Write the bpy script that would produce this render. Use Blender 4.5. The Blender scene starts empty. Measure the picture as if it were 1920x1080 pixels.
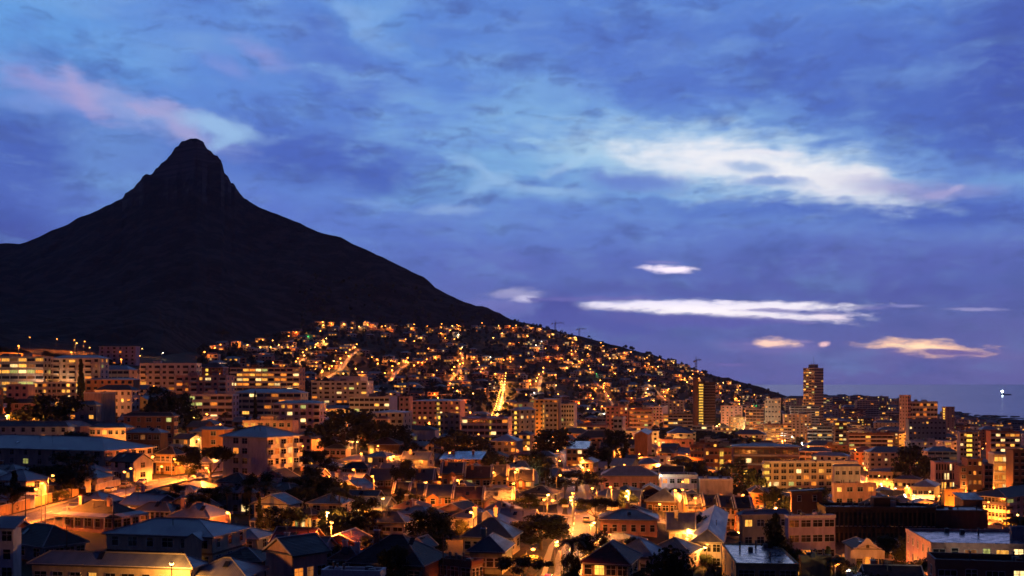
import bpy, math, random
from mathutils import noise as mn, Vector
R = random.Random(7)
rad = math.radians
F, CX, CY, H0 = 2100.0, 960.0, 720.0, 85.0     # focal length in photo pixels, horizon row, eye height over the sea
sc = bpy.context.scene
COL = sc.collection.objects

def lin(r, g, b):
    f = lambda c: (c/255/12.92) if c/255 <= .04045 else ((c/255+.055)/1.055)**2.4
    return (f(r), f(g), f(b))

# ------------------------------------------------------------------ node helper
class N:
    def __init__(s, tree): s.t = tree; s.n = tree.nodes; s.l = tree.links
    def new(s, typ, **kw):
        nd = s.n.new(typ)
        for k, v in kw.items(): setattr(nd, k, v)
        return nd
    def put(s, sock, v):
        if isinstance(v, bpy.types.NodeSocket): s.l.new(v, sock)
        elif isinstance(v, (tuple, list)) and len(v) == 3 and sock.type == 'RGBA': sock.default_value = (*v, 1)
        else: sock.default_value = v
    def math(s, op, a, b=None, c=None, clamp=False):
        nd = s.new('ShaderNodeMath', operation=op, use_clamp=clamp)
        s.put(nd.inputs[0], a)
        if b is not None: s.put(nd.inputs[1], b)
        if c is not None: s.put(nd.inputs[2], c)
        return nd.outputs[0]
    def vmath(s, op, a, b=None):
        nd = s.new('ShaderNodeVectorMath', operation=op); s.put(nd.inputs[0], a)
        if b is not None: s.put(nd.inputs[1], b)
        return nd.outputs['Value' if op in ('LENGTH', 'DOT_PRODUCT') else 'Vector']
    def mix(s, fac, a, b, blend='MIX'):
        nd = s.new('ShaderNodeMix', data_type='RGBA', blend_type=blend)
        s.put(nd.inputs[0], fac); s.put(nd.inputs[6], a); s.put(nd.inputs[7], b)
        return nd.outputs[2]
    def range(s, v, a, b, c=0., d=1., kind='SMOOTHSTEP'):
        nd = s.new('ShaderNodeMapRange', interpolation_type=kind)
        for i, x in enumerate((v, a, b, c, d)): s.put(nd.inputs[i], x)
        return nd.outputs[0]
    def noise(s, vec, scale, detail=5, rough=.55, dist=0., col=False):
        nd = s.new('ShaderNodeTexNoise'); s.put(nd.inputs['Vector'], vec)
        nd.inputs['Scale'].default_value = scale; nd.inputs['Detail'].default_value = detail
        nd.inputs['Roughness'].default_value = rough; nd.inputs['Distortion'].default_value = dist
        return nd.outputs['Color' if col else 'Fac']
    def mapping(s, vec, loc=(0,0,0), rot=(0,0,0), scale=(1,1,1), kind='POINT'):
        nd = s.new('ShaderNodeMapping', vector_type=kind); s.put(nd.inputs['Vector'], vec)
        nd.inputs['Location'].default_value = loc; nd.inputs['Rotation'].default_value = rot; nd.inputs['Scale'].default_value = scale
        return nd.outputs[0]
    def ramp(s, fac, stops):
        nd = s.new('ShaderNodeValToRGB'); e = nd.color_ramp.elements
        while len(e) > 1: e.remove(e[0])
        e[0].position = stops[0][0]; e[0].color = (*stops[0][1], 1)
        for p, c in stops[1:]:
            x = e.new(p); x.color = (*c, 1)
        s.put(nd.inputs[0], fac); return nd.outputs[0]

# ------------------------------------------------------------------ world: dusk sky with a cloud deck, laid out by compass direction
def make_world():
    w = bpy.data.worlds.new("World"); sc.world = w; w.use_nodes = True
    t = N(w.node_tree); t.n.clear()
    d = t.new('ShaderNodeTexCoord').outputs['Generated']
    sep = t.new('ShaderNodeSeparateXYZ'); t.put(sep.inputs[0], d)
    X, Y, Z = sep.outputs
    K = 36.652
    az = t.math('MULTIPLY', t.math('ARCTAN2', X, Y), 180/math.pi*K)       # compass azimuth
    el = t.math('MULTIPLY', t.math('ARCSINE', Z), 180/math.pi*K)          # elevation
    cb = t.new('ShaderNodeCombineXYZ'); t.put(cb.inputs[0], az); t.put(cb.inputs[1], el)
    P0 = cb.outputs[0]
    n1 = t.noise(P0, 1/170, 3, .5, col=True)
    n2 = t.noise(P0, 1/46, 4, .55, col=True)
    w1 = t.vmath('MULTIPLY', t.vmath('SUBTRACT', n1, (.5,.5,.5)), (130, 55, 0))
    w2 = t.vmath('MULTIPLY', t.vmath('SUBTRACT', n2, (.5,.5,.5)), (46, 22, 0))
    P = t.vmath('ADD', t.vmath('ADD', P0, w1), w2)
    Pf = t.vmath('ADD', P0, t.vmath('MULTIPLY', w2, (.8, .35, 0)))        # finer warp for the small bright slits
    # wisps: long streaks leaning down to the right, finer and flatter near the horizon
    wisp = t.noise(t.mapping(P, rot=(0,0,rad(22)), scale=(1/230, 1/75, 1)), 1., 6, .54, .1)
    fine = t.noise(t.mapping(P0, rot=(0,0,rad(14)), scale=(1/110, 1/36, 1)), 1., 6, .58, 0)
    billow = t.noise(t.mapping(P0, rot=(0,0,rad(12)), scale=(1/150, 1/80, 1)), 1., 7, .6)
    torn = t.math('SUBTRACT', t.noise(t.mapping(P0, rot=(0,0,rad(8)), scale=(1/62, 1/17, 1)), 1., 5, .6), .5)
    c = lambda *a: lin(*a)
    wz = t.math('SUBTRACT', t.math('MULTIPLY_ADD', fine, .45, t.math('MULTIPLY', wisp, .55)), .5); mz = t.math('MULTIPLY_ADD', torn, .5, t.math('MULTIPLY', wz, .8))
    g = t.range(el, 0, 720, 0, 1, 'LINEAR')
    col = t.ramp(g, [(0, c(102,96,176)), (.1, c(106,108,192)), (.22, c(102,116,204)), (.38, c(97,127,214)), (.6, c(90,127,216)), (.85, c(88,132,218)), (1, c(86,130,216))])
    def blob(px, py, rx, ry, rot, rgb, op, soft=.75, nz=.5, src=None, gain=1.):
        nonlocal col
        u = (px-CX)/F; A = math.atan(u); E = math.atan((CY-py)/F*math.cos(A))
        vm = t.new('ShaderNodeVectorMath', operation='MULTIPLY_ADD'); t.put(vm.inputs[0], col); vm.inputs[1].default_value = (1e-4, 1e-4, 1e-4); t.put(vm.inputs[2], src if src is not None else P)
        q = t.mapping(vm.outputs[0], loc=(math.degrees(A)*K, math.degrees(E)*K, 0), rot=(0,0,rad(-rot)), scale=(rx, ry, 1), kind='TEXTURE')
        r = t.vmath('LENGTH', q)
        r = t.math('MULTIPLY_ADD', torn if src is not None else (mz if nz >= .9 else wz), -abs(nz)*2.8, r)
        m = t.range(r, 1+soft*.5, 1-soft*.75, 0, op)
        col = t.mix(m, col, tuple(v*gain for v in c(*rgb)))
    # broad masses
    for b in [(-60,20,330,190,10,(96,152,226),.9,1.2,.5), (330,40,300,42,27,(104,150,226),.6,1.2,.8), (420,90,220,60,30,(86,122,212),.5,1.1,.6),
              (560,60,260,34,28,(112,152,226),.5,1.2,.8), (700,40,90,50,25,(108,158,226),.6,1,.6),
              (110,280,230,85,10,(64,90,186),.92,.9,.5), (20,380,170,110,0,(72,94,190),.8,1.1,.4), (0,440,150,60,0,(58,58,158),.6,1.2,.4),
              (215,300,100,95,-40,(112,150,222),.65,1.1,.7), (160,395,120,40,20,(88,112,206),.6,1.1,.5),
              (640,120,130,70,30,(74,102,200),.75,1.1,.5), (600,290,280,55,6,(68,94,192),.95,.8,.5), (760,345,150,36,10,(68,96,192),.8,.8,.5),
              (520,390,230,40,15,(88,108,208),.6,1.2,.5),
              (1480,120,560,110,6,(76,108,202),.9,1.,.35), (1180,130,200,60,12,(82,116,208),.6,1.,.5), (1780,210,330,110,8,(68,98,194),.92,.9,.35), (1930,40,130,200,0,(54,70,172),.8,1.2,.3),
              (1010,190,140,44,22,(118,160,224),.7,1.2,.8), (1080,160,260,20,28,(98,140,220),.4,1.2,.9),
              (1230,300,480,88,8,(132,176,230),.9,1.2,.9), (900,335,170,45,-12,(130,178,230),.6,1.1,.9), (1440,170,200,18,30,(92,130,214),.5,1.2,.9),
              (1180,320,90,20,4,(84,116,206),.9,.8,.6), (1020,365,120,14,4,(140,182,232),.5,1,.8), (1330,265,130,16,12,(120,160,224),.5,1.,.8),
              (1700,300,230,24,12,(102,138,216),.6,1.1,.8), (1880,330,90,14,0,(118,160,224),.7,1,.7),
              (1750,395,330,34,3,(66,92,194),.85,.9,.4), (1350,390,190,18,4,(76,106,204),.75,.9,.5), (1000,410,280,40,0,(98,130,214),.6,1.1,.5),
              (1300,440,500,30,2,(92,114,206),.6,1.1,.5), (1000,500,300,40,0,(86,98,194),.7,1.,.5), (1650,500,420,55,0,(84,92,188),.85,1.1,.4),
              (900,520,110,46,-20,(104,108,202),.6,1.1,.5), (1250,545,330,16,0,(84,88,184),.8,1,.5), (1720,560,260,30,2,(80,84,182),.8,1,.5),
              (1750,620,330,26,0,(96,95,182),.7,1,.5), (1280,630,300,26,0,(98,102,190),.7,1,.5), (1500,690,700,44,0,(112,103,184),.7,1,.3),
              (830,470,120,60,20,(90,106,204),.5,1.1,.4)]:
        blob(*b)
    # wispy light and shade over all of it
    a = t.range(wisp, .50, .74); col = t.mix(t.math('MULTIPLY', a, .42), col, c(126,166,228))
    a = t.range(wisp, .50, .30); col = t.mix(t.math('MULTIPLY', a, .30), col, c(66,90,188))
    a = t.range(fine, .52, .75, 0, .22); hi = t.range(el, 60, 260); col = t.mix(t.math('MULTIPLY', a, hi), col, c(140,180,232))
    a = t.range(billow, .48, .30, 0, .48); col = t.mix(a, col, c(62,82,166))
    a = t.range(billow, .52, .68, 0, .20); col = t.mix(a, col, c(120,150,216))
    billow2 = t.noise(t.mapping(P, rot=(0,0,rad(16)), scale=(1/95, 1/34, 1)), 1., 6, .62)
    col = t.mix(t.range(billow2, .49, .32, 0, .42), col, c(70,86,160)); col = t.mix(t.range(billow2, .53, .70, 0, .22), col, c(124,152,214))
    low = t.range(el, 330, 60, 0, .30); col = t.mix(low, col, c(92,98,168))
    col = t.mix(1., col, (.88, 1.02, .98), 'MULTIPLY')
    # openings and lit cloud edges
    for b in [(1310,297,230,52,9,(180,212,238),.95,1.2,.9), (1500,325,200,48,12,(178,208,238),.95,1.2,.9), (1100,290,130,16,14,(165,205,236),.7,1,.9), (1070,300,60,10,-20,(178,210,238),.7,1,.9),
              (1340,300,150,30,9,(242,242,250),1.,1.1,.9), (1500,332,160,32,13,(244,244,250),1.,1.1,.9), (1580,335,62,14,-8,(236,236,246),1.,.8,.6), (1420,292,80,9,6,(238,238,248),.9,.8,.6),
              (1560,362,60,6,4,(226,228,244),.8,.9,.6), (1772,345,24,8,-10,(214,206,236),.8,1.1,1.), (1730,348,110,16,4,(140,138,206),.7,1.2,1.), (1400,318,60,10,10,(140,174,224),.8,.9,.9), (1450,346,70,9,6,(110,146,216),.85,.9,.9), (1200,338,90,18,4,(94,126,210),.85,1.,.9), (1070,300,90,14,8,(150,196,236),.6,1.,1.),
              (1010,355,110,9,4,(150,190,234),.6,1.2,1.1), (885,322,44,11,30,(150,190,234),.6,1.2,1.1), (905,352,54,13,-22,(146,188,234),.6,1.2,1.1), (690,378,56,9,6,(124,164,228),.5,1.2,1.), (835,395,60,8,2,(150,184,232),.6,1.1,.9),
              (120,160,130,34,14,(136,146,216),.75,1.3,1.), (165,168,50,26,40,(190,162,208),.7,1.2,1.), (60,140,46,14,10,(160,150,210),.5,1.2,1.), (290,215,150,28,20,(146,164,222),.75,1.2,1.), (325,225,46,20,40,(176,164,214),.6,1.2,1.), (265,198,26,12,30,(178,162,212),.5,1.2,1.),
              (410,238,80,15,8,(150,190,234),.9,.9,.7), (425,256,40,10,-30,(146,186,232),.8,.9,.6), (485,102,44,16,20,(146,150,216),.55,1.3,1.1), (425,132,40,14,20,(130,144,218),.5,1.3,1.),
              (50,185,70,14,5,(112,148,222),.6,1,.7), (690,40,80,24,35,(132,176,232),.55,1.3,1.1), (1340,200,44,9,28,(112,160,228),.5,1.2,1.)]:
        blob(*b)
    lo = [(1250,504,44,7,2,(238,222,238),1.,.9,.8), (1245,492,30,3,2,(150,140,206),.5,1,.8), (1330,576,240,10,1,(238,230,240),1.,.9,1.), (1240,571,150,9,1,(225,218,238),.9,1.,1.),
              (1440,590,130,11,3,(236,226,238),.9,1.,1.1), (1300,583,130,9,2,(244,236,240),1.,1.,1.), (1560,594,36,6,4,(232,215,228),.9,1.,1.), (1640,577,30,4,0,(135,130,205),.6,1,.4),
              (975,553,52,11,0,(176,174,222),.8,1.1,1.), (990,562,28,6,0,(226,220,238),.8,1.,1.), (950,575,80,18,0,(128,126,206),.6,1,.6), (1700,574,30,3,2,(150,150,218),.8,1,.4), (1830,580,42,3,2,(170,166,224),.8,1,.4),
              (1045,580,50,30,8,(76,84,174),1.,.7,.7), (1110,602,140,22,6,(82,90,180),.9,.8,.8), (1180,594,80,11,4,(92,96,182),.95,.8,.9), (1285,596,60,10,0,(96,98,184),.95,.8,1.), (1370,600,60,8,0,(100,100,184),.9,.8,1.), (1450,582,60,4,2,(128,124,200),.8,.9,1.1), (1530,586,50,4,2,(122,120,196),.7,.9,1.1), (1130,560,120,5,0,(110,108,192),.8,.8,.8), (1350,606,120,8,0,(92,96,186),.9,.8,.7), (1470,602,60,5,4,(98,98,186),.8,.8,.7),
              (1450,650,90,14,2,(132,122,196),.6,1,.5), (1454,643,40,8,4,(246,200,178),1.,.9,1.), (1548,645,11,5,0,(236,186,190),.9,1.,.8), (1510,640,18,3,0,(160,140,200),.6,1,.4),
              (1760,660,110,12,3,(140,118,186),.6,1,.5), (1745,652,90,12,5,(248,196,160),1.,.8,.9), (1720,650,44,6,2,(252,216,172),1.,.8,.7), (1780,660,60,6,3,(96,88,176),.9,.6,.8), (1370,684,30,3,0,(130,112,190),.5,1,.4)]
    for b in lo: blob(*b, src=Pf, gain=1.45 if sum(b[5]) > 600 else 1.)
    # what shines through from above: dusk air of the Nishita sky, low sun
    sky = t.new('ShaderNodeTexSky', sky_type='NISHITA', sun_disc=False, sun_elevation=rad(1.), sun_rotation=rad(38), altitude=60, air_density=1.2, dust_density=.6, ozone_density=2.)
    below = t.range(el, 10, -60)
    col = t.mix(below, col, c(60,56,110))
    hs = t.new('ShaderNodeHueSaturation'); hs.inputs['Saturation'].default_value = .95; hs.inputs['Hue'].default_value = .499; t.put(hs.inputs['Color'], col); col = hs.outputs[0]
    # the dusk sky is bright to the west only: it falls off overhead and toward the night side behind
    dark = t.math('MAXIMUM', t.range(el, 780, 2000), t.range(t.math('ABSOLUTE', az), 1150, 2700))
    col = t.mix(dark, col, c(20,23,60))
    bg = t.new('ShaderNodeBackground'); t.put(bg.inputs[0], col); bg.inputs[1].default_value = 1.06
    bg2 = t.new('ShaderNodeBackground'); t.put(bg2.inputs[0], sky.outputs[0]); bg2.inputs[1].default_value = .004
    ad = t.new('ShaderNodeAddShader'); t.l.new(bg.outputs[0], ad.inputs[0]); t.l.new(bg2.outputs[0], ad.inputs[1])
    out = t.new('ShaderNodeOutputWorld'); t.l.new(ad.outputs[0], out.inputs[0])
    w.cycles.sampling_method = 'MANUAL'; w.cycles.sample_map_resolution = 256
make_world()

# ------------------------------------------------------------------ camera, sun, output
cam = bpy.data.objects.new('camera', bpy.data.cameras.new('camera')); COL.link(cam)
cam.location = (0, 0, H0); cam.rotation_euler = (rad(90), 0, 0)
cam.data.sensor_width = 36; cam.data.lens = 36*F/1920; cam.data.shift_y = (CY-540)/1920
cam.data.clip_start = 1; cam.data.clip_end = 400000
sc.camera = cam
sl = bpy.data.lights.new('dusk_sun', 'SUN'); sl.energy = .03; sl.angle = rad(25); sl.color = (1, .8, .75)
so = bpy.data.objects.new('dusk_sun', sl); COL.link(so); so.rotation_euler = (rad(-78), 0, rad(-15)); so.location = (0, 0, 300)
sc.view_settings.view_transform = 'Standard'; sc.view_settings.look = 'None'; sc.view_settings.exposure = 0; sc.view_settings.gamma = 1
sc.render.engine = 'CYCLES'
cy = sc.cycles
cy.use_denoising = True
try: cy.denoiser = 'OPENIMAGEDENOISE'
except Exception: pass
cy.max_bounces = 4; cy.diffuse_bounces = 2; cy.glossy_bounces = 2; cy.transmission_bounces = 1; cy.volume_bounces = 0; cy.transparent_max_bounces = 6
cy.sample_clamp_indirect = 3; cy.use_light_tree = True; cy.caustics_reflective = False; cy.caustics_refractive = False
cy.filter_width = 1.6; cy.use_adaptive_sampling = True; cy.adaptive_threshold = .02; cy.adaptive_min_samples = 12

# ------------------------------------------------------------------ terrain
TP = [-1400, -500, 0, 300, 600, 960, 1200, 1470, 1700, 1920, 2600, 3600]
TY = [20, 160, 240, 300, 400, 500, 600, 730, 850, 1000, 1300, 1600, 2000, 2400, 3000]
TZ = {
 -1400: [-30,-30,-28,-26,-18,-8, 2, 20, 30, 45, 70, 90,110,120,130],
 -500:  [-30,-30,-28,-27,-20,-10, 0, 18, 28, 42, 66, 90,110,120,130],
 0:     [-31,-31,-29,-28,-21,-12,-3, 20, 28, 40, 62, 85,105,115,125],
 300:   [-31,-31,-30,-29.5,-27,-20,-9, 5, 16, 26, 46, 75,100,112,120],
 600:   [-32,-32,-31.5,-31,-30,-28.5,-26,-23.5,-20,-13, 15, 50,110,120,120],
 960:   [-33,-33,-32.5,-32.5,-33,-33.5,-34,-34.5,-33.5,-30,-15, 20, 85,140,140],
 1200:  [-34,-34,-34,-34,-36,-38,-40,-42,-44,-46,-42,-20, 30, 80, 90],
 1470:  [-37,-38,-38,-39.5,-45,-50,-54,-56,-57,-58.5,-61,-62,-48,-30,-30],
 1700:  [-38,-39,-41,-43,-48,-52,-55,-57,-59,-61,-64,-64,-61,-60,-78],
 1920:  [-39,-40,-42,-44,-49,-53,-56,-58,-61,-65,-72,-77,-81,-83,-84],
 2600:  [-40,-41,-43,-46,-51,-56,-62,-68,-74,-80,-83,-83,-84,-84,-84],
 3600:  [-40,-41,-43,-46,-51,-56,-62,-68,-74,-80,-83,-83,-84,-84,-84]}
def interp(xs, ys, x):
    if x <= xs[0]: return ys[0]
    for i in range(1, len(xs)):
        if x <= xs[i]:
            t = (x-xs[i-1])/(xs[i]-xs[i-1]); return ys[i-1]+(ys[i]-ys[i-1])*t
    return ys[-1]
def town(px, Y):
    px = max(-1400, min(3600, px)); ly = math.log(max(20, min(3000, Y))); L = [math.log(v) for v in TY]
    for i in range(1, len(TP)):
        if px <= TP[i]:
            t = (px-TP[i-1])/(TP[i]-TP[i-1]); t = t*t*(3-2*t)*.5+t*.5
            return interp(L, TZ[TP[i-1]], ly)*(1-t)+interp(L, TZ[TP[i]], ly)*t
SIL = [(-1400,640),(-900,600),(-400,540),(-120,480),(-40,462),(0,457),(18,455),(35,460),(60,449),(100,432),(150,408),(200,386),(230,371),(236,362),(248,352),(262,341),(266,334),(280,325),(292,317),(310,302),(322,287),(332,273),(345,264),(357,260),(370,259),(380,264),(388,276),(396,283),(408,295),(416,304),(419,318),(421,327),(428,333),(434,343),(440,347),(448,358),(456,368),(466,377),(482,386),(505,396),(550,414),(600,437),(626,443),(640,446),(660,458),(700,475),(740,493),(780,514),(800,525),(815,540),(835,549),(850,557),(865,566),(890,573),(912,577),(935,588),(955,598),(985,606),(1010,611),(1040,620),(1080,630),(1120,640),(1160,650),(1200,660),(1250,675),(1300,693),(1340,705),(1380,714),(1420,724),(1450,736),(1480,744),(1560,765),(1700,775),(1800,780),(1920,789),(2600,839),(3600,860)]
YR = [(-1400,3300),(0,2900),(365,2800),(600,2700),(950,2320),(1200,2280),(1470,2350),(1560,2900),(1700,3245),(1800,2975),(1920,2587),(2600,1500),(3600,1250)]
YF = [(-1400,740),(0,770),(200,830),(300,960),(400,1350),(500,1700),(600,1950),(800,2120),(950,2240),(1200,2220),(1470,2300),(1560,2600),(1700,3000),(1800,2800),(1920,2450),(2600,1400),(3600,1150)]
PD = [(0,0),(30,14),(67,72),(100,108),(127,133),(200,180),(267,222),(400,285),(533,340),(700,400),(930,470),(1200,530),(1500,575),(2000,640),(3000,720)]
tab = lambda T, x: interp([a for a, b in T], [b for a, b in T], x)
def fbm(x, y, s, o=4):
    return mn.fractal(Vector((x/s, y/s, 3.7)), .8, 2.0, o)
def T(px, Y):
    """ground height over the sea at bearing px and distance Y"""
    Yr, Yf = tab(YR, px), tab(YF, px)
    if Y <= Yf: return H0+town(px, Y)
    zr = (CY-tab(SIL, px))/F*Yr; zf = town(px, Yf)
    x = (px-CX)/F*Y
    if px > 1500: nz = 0
    else: nz = 1
    if Y <= Yr:
        r0 = abs((px-365)/F*Yr); L = Yr-Yf; dy = Yr-Y
        s = 1-(tab(PD, r0+dy)-tab(PD, r0))/max(1e-3, tab(PD, r0+L)-tab(PD, r0))
        z = zf+(zr-zf)*s
        k = min(1, dy/160)*min(1, (Y-Yf)/200)*nz
        if k > 0:
            z += k*(fbm(x*1.3, Y*.45, 140)*13+fbm(x, Y, 34)*3.2)
    else:
        dy = Y-Yr; z = zr-(tab(PD, dy)*.9 if px < 1500 else dy*.08)
    return H0+z
def hit(px, py, y0=120., y1=3300.):
    Y = y0; prev = Y
    while Y < y1:
        if H0+(CY-py)/F*Y <= T(px, Y):
            a, b = prev, Y
            for _ in range(12):
                m = (a+b)/2
                if H0+(CY-py)/F*m <= T(px, m): b = m
                else: a = m
            return b
        prev = Y; Y *= 1.012
    return None
def wpx(x, y): return CX+F*x/y
def gz(x, y): return T(wpx(x, y), y)
# ------------------------------------------------------------------ materials
MATS = {}
def mat(name, fn):
    if name not in MATS:
        m = bpy.data.materials.new(name); m.use_nodes = True; t = N(m.node_tree)
        b = t.n['Principled BSDF']; fn(t, b, m); MATS[name] = m
    return MATS[name]
def objco(t): return t.new('ShaderNodeTexCoord').outputs['Object']
def bump(t, b, h, dist, st=.6):
    bp = t.new('ShaderNodeBump'); t.put(bp.inputs['Height'], h); bp.inputs['Distance'].default_value = dist; bp.inputs['Strength'].default_value = st
    t.l.new(bp.outputs[0], b.inputs['Normal'])
def plaster(key, c):
    def f(t, b, m):
        o = objco(t)
        s = t.noise(t.mapping(o, scale=(1, 1, .25)), .9, 5, .6); n = t.noise(o, 6, 3)
        k = t.math('MULTIPLY', t.range(s, .25, .75, .68, 1.12), t.range(n, .3, .7, .93, 1.05))
        t.put(b.inputs['Base Color'], t.mix(1., c, k, 'MULTIPLY')); b.inputs['Roughness'].default_value = .85
        bump(t, b, n, .02)
    return mat('plaster_'+key, f)
def brick(key, c):
    def f(t, b, m):
        br = t.new('ShaderNodeTexBrick'); t.put(br.inputs['Vector'], t.mapping(objco(t), rot=(rad(90), 0, 0))); br.inputs['Scale'].default_value = 2.4
        br.inputs['Color1'].default_value = (*c, 1); br.inputs['Color2'].default_value = (c[0]*.7, c[1]*.65, c[2]*.6, 1); br.inputs['Mortar'].default_value = (.3,.27,.22,1)
        t.put(b.inputs['Base Color'], br.outputs[0]); b.inputs['Roughness'].default_value = .9
    return mat('brick_'+key, f)
def sheet(key, c, rough=.42):
    def f(t, b, m):
        o = objco(t); w = t.new('ShaderNodeTexWave'); t.put(w.inputs['Vector'], o); w.inputs['Scale'].default_value = 1.1; w.inputs['Distortion'].default_value = 0.
        n = t.noise(t.mapping(o, scale=(1, .3, 1)), .8, 5, .6)
        t.put(b.inputs['Base Color'], t.mix(t.range(n, .3, .72), tuple(v*.6 for v in c), tuple(v*1.15 for v in c)))
        t.put(b.inputs['Roughness'], t.range(n, .3, .7, rough-.1, rough+.15)); b.inputs['Specular IOR Level'].default_value = .6
        bump(t, b, w.outputs['Fac'], .06, .7)
    return mat('roof_sheet_'+key, f)
def tile(key, c):
    def f(t, b, m):
        o = objco(t); w = t.new('ShaderNodeTexWave'); w.bands_direction = 'Z'; t.put(w.inputs['Vector'], o); w.inputs['Scale'].default_value = 1.6
        n = t.noise(o, 1.2, 5, .65)
        t.put(b.inputs['Base Color'], t.mix(t.range(n, .3, .72), tuple(v*.55 for v in c), tuple(v*1.2 for v in c))); b.inputs['Roughness'].default_value = .7
        bump(t, b, w.outputs['Fac'], .05, .8)
    return mat('roof_tile_'+key, f)
def plain(key, c, rough=.6, metal=0.):
    def f(t, b, m):
        n = t.noise(objco(t), 3, 4)
        t.put(b.inputs['Base Color'], t.mix(t.range(n, .3, .7), tuple(v*.8 for v in c), tuple(min(1, v*1.1) for v in c)))
        b.inputs['Roughness'].default_value = rough; b.inputs['Metallic'].default_value = metal
    return mat(key, f)
def glow(key, c, s, curtain=False):
    def f(t, b, m):
        b.inputs['Base Color'].default_value = (.02,.02,.02,1)
        if curtain:
            o = objco(t); ri = t.new('ShaderNodeObjectInfo').outputs['Random']
            w = t.noise(t.vmath('ADD', t.mapping(o, scale=(2.3, 1, .5)), t.mapping(t.new('ShaderNodeObjectInfo').outputs['Location'], scale=(.37,.37,.37))), 1., 3, .6)
            k = t.math('MULTIPLY', t.range(w, .3, .7, .45, 1.25), t.range(ri, 0, 1, .45, 1.35, 'LINEAR'))
            t.put(b.inputs['Emission Strength'], t.math('MULTIPLY', k, s))
        else: b.inputs['Emission Strength'].default_value = s
        b.inputs['Emission Color'].default_value = (*c, 1)
        m.cycles.emission_sampling = 'NONE'
    return mat(key, f)
PANE = {
 'dark': mat('pane_dark', lambda t, b, m: (b.inputs['Base Color'].__setattr__('default_value', (.015,.017,.022,1)), b.inputs['Roughness'].__setattr__('default_value', .12))),
 'warm': glow('pane_warm', (1,.42,.06), 1.6, True), 'amber': glow('pane_amber', (1,.27,.03), 1.1, True), 'white': glow('pane_white', (1,.66,.25), 1.8, True),
 'dim': glow('pane_dim', (.9,.30,.08), .28, True), 'green': glow('pane_green', (.75,.75,.2), .7, True), 'stair': glow('pane_stair', (1,.56,.07), 1.6, True)}
LAMPG = {'sodium': glow('lamp_sodium', (1,.30,.04), 18), 'yellow': glow('lamp_yellow', (1,.48,.10), 18), 'white': glow('lamp_white', (1,.85,.6), 14), 'green': glow('lamp_green', (.08,.9,.2), 6), 'red': glow('lamp_red', (1,.05,.05), 14)}
WALL = {
 'white': (.70,.68,.66), 'cream': (.62,.52,.38), 'pink': (.60,.36,.31), 'grey': (.34,.34,.36), 'pale': (.55,.50,.50), 'ochre': (.52,.34,.14), 'brown': (.17,.085,.05), 'orange': (.50,.22,.10), 'green': (.30,.34,.24), 'lilac': (.52,.42,.56), 'umber': (.05,.028,.02)}
def wallm(k): return brick(k, (.26,.09,.05)) if k == 'brick' else plaster(k, WALL[k])
ROOFC = {'blue': (.17,.19,.24), 'grey': (.20,.20,.22), 'dark': (.028,.028,.034), 'slate': (.06,.065,.08), 'silver': (.42,.43,.46)}
def roofm(k):
    if k == 'red': return tile('red', (.13,.035,.025))
    if k == 'rust': return tile('rust', (.09,.04,.03))
    if k == 'char': return tile('char', (.03,.028,.03))
    return WETROOF if k == 'silver' else sheet(k, ROOFC[k], .42)
TRIM = plain('trim_white', (.66,.64,.62)); CONC = plain('concrete', (.30,.29,.28), .8); IRON = plain('iron', (.05,.05,.055), .5, .3); WOOD = plain('wood', (.09,.05,.03), .7)
POLE = plain('pole_grey', (.11,.11,.115), .5)
def _foliage(t, b, m):
    n = t.noise(t.new('ShaderNodeTexCoord').outputs['Object'], .9, 4, .6); r = t.new('ShaderNodeObjectInfo').outputs['Random']
    c = t.mix(t.range(n, .3, .7), (.012,.018,.007), (.045,.055,.02)); c = t.mix(t.math('MULTIPLY', r, .5), c, (.03,.03,.012))
    t.put(b.inputs['Base Color'], c); b.inputs['Roughness'].default_value = .75; b.inputs['Specular IOR Level'].default_value = .2
LEAF = mat('foliage', _foliage)
def _bark(t, b, m):
    n = t.noise(t.mapping(objco(t), scale=(4, 4, .8)), 2, 4); t.put(b.inputs['Base Color'], t.mix(n, (.035,.024,.017), (.12,.085,.06))); b.inputs['Roughness'].default_value = .9
BARK = mat('bark', _bark)
def _asphalt(t, b, m):
    n = t.noise(t.new('ShaderNodeTexCoord').outputs['Object'], .35, 6, .65); n2 = t.noise(t.new('ShaderNodeTexCoord').outputs['Object'], 3, 4)
    t.put(b.inputs['Base Color'], t.mix(t.range(n, .35, .65), (.04,.04,.042), (.085,.08,.078))); t.put(b.inputs['Roughness'], t.range(n2, .3, .7, .45, .8))
ASPH = mat('asphalt', _asphalt)
RIDGE = plain('ridge_cap', (.26,.26,.28), .5)
PAVE = plain('pavement', (.20,.19,.175), .85); PAINT = plain('road_paint', (.7,.7,.68), .6)
def _ground(t, b, m):
    p = t.new('ShaderNodeTexCoord').outputs['Object']; n = t.noise(p, .06, 6, .65); n2 = t.noise(p, .9, 4, .6)
    c = t.mix(t.range(n, .38, .62), (.025,.03,.016), (.075,.06,.045)); c = t.mix(t.range(n2, .4, .7, 0, .6), c, (.03,.028,.02))
    t.put(b.inputs['Base Color'], c); b.inputs['Roughness'].default_value = .95; b.inputs['Specular IOR Level'].default_value = .1
    bump(t, b, n2, .5, .5)
GROUND = mat('ground_soil', _ground)
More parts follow.
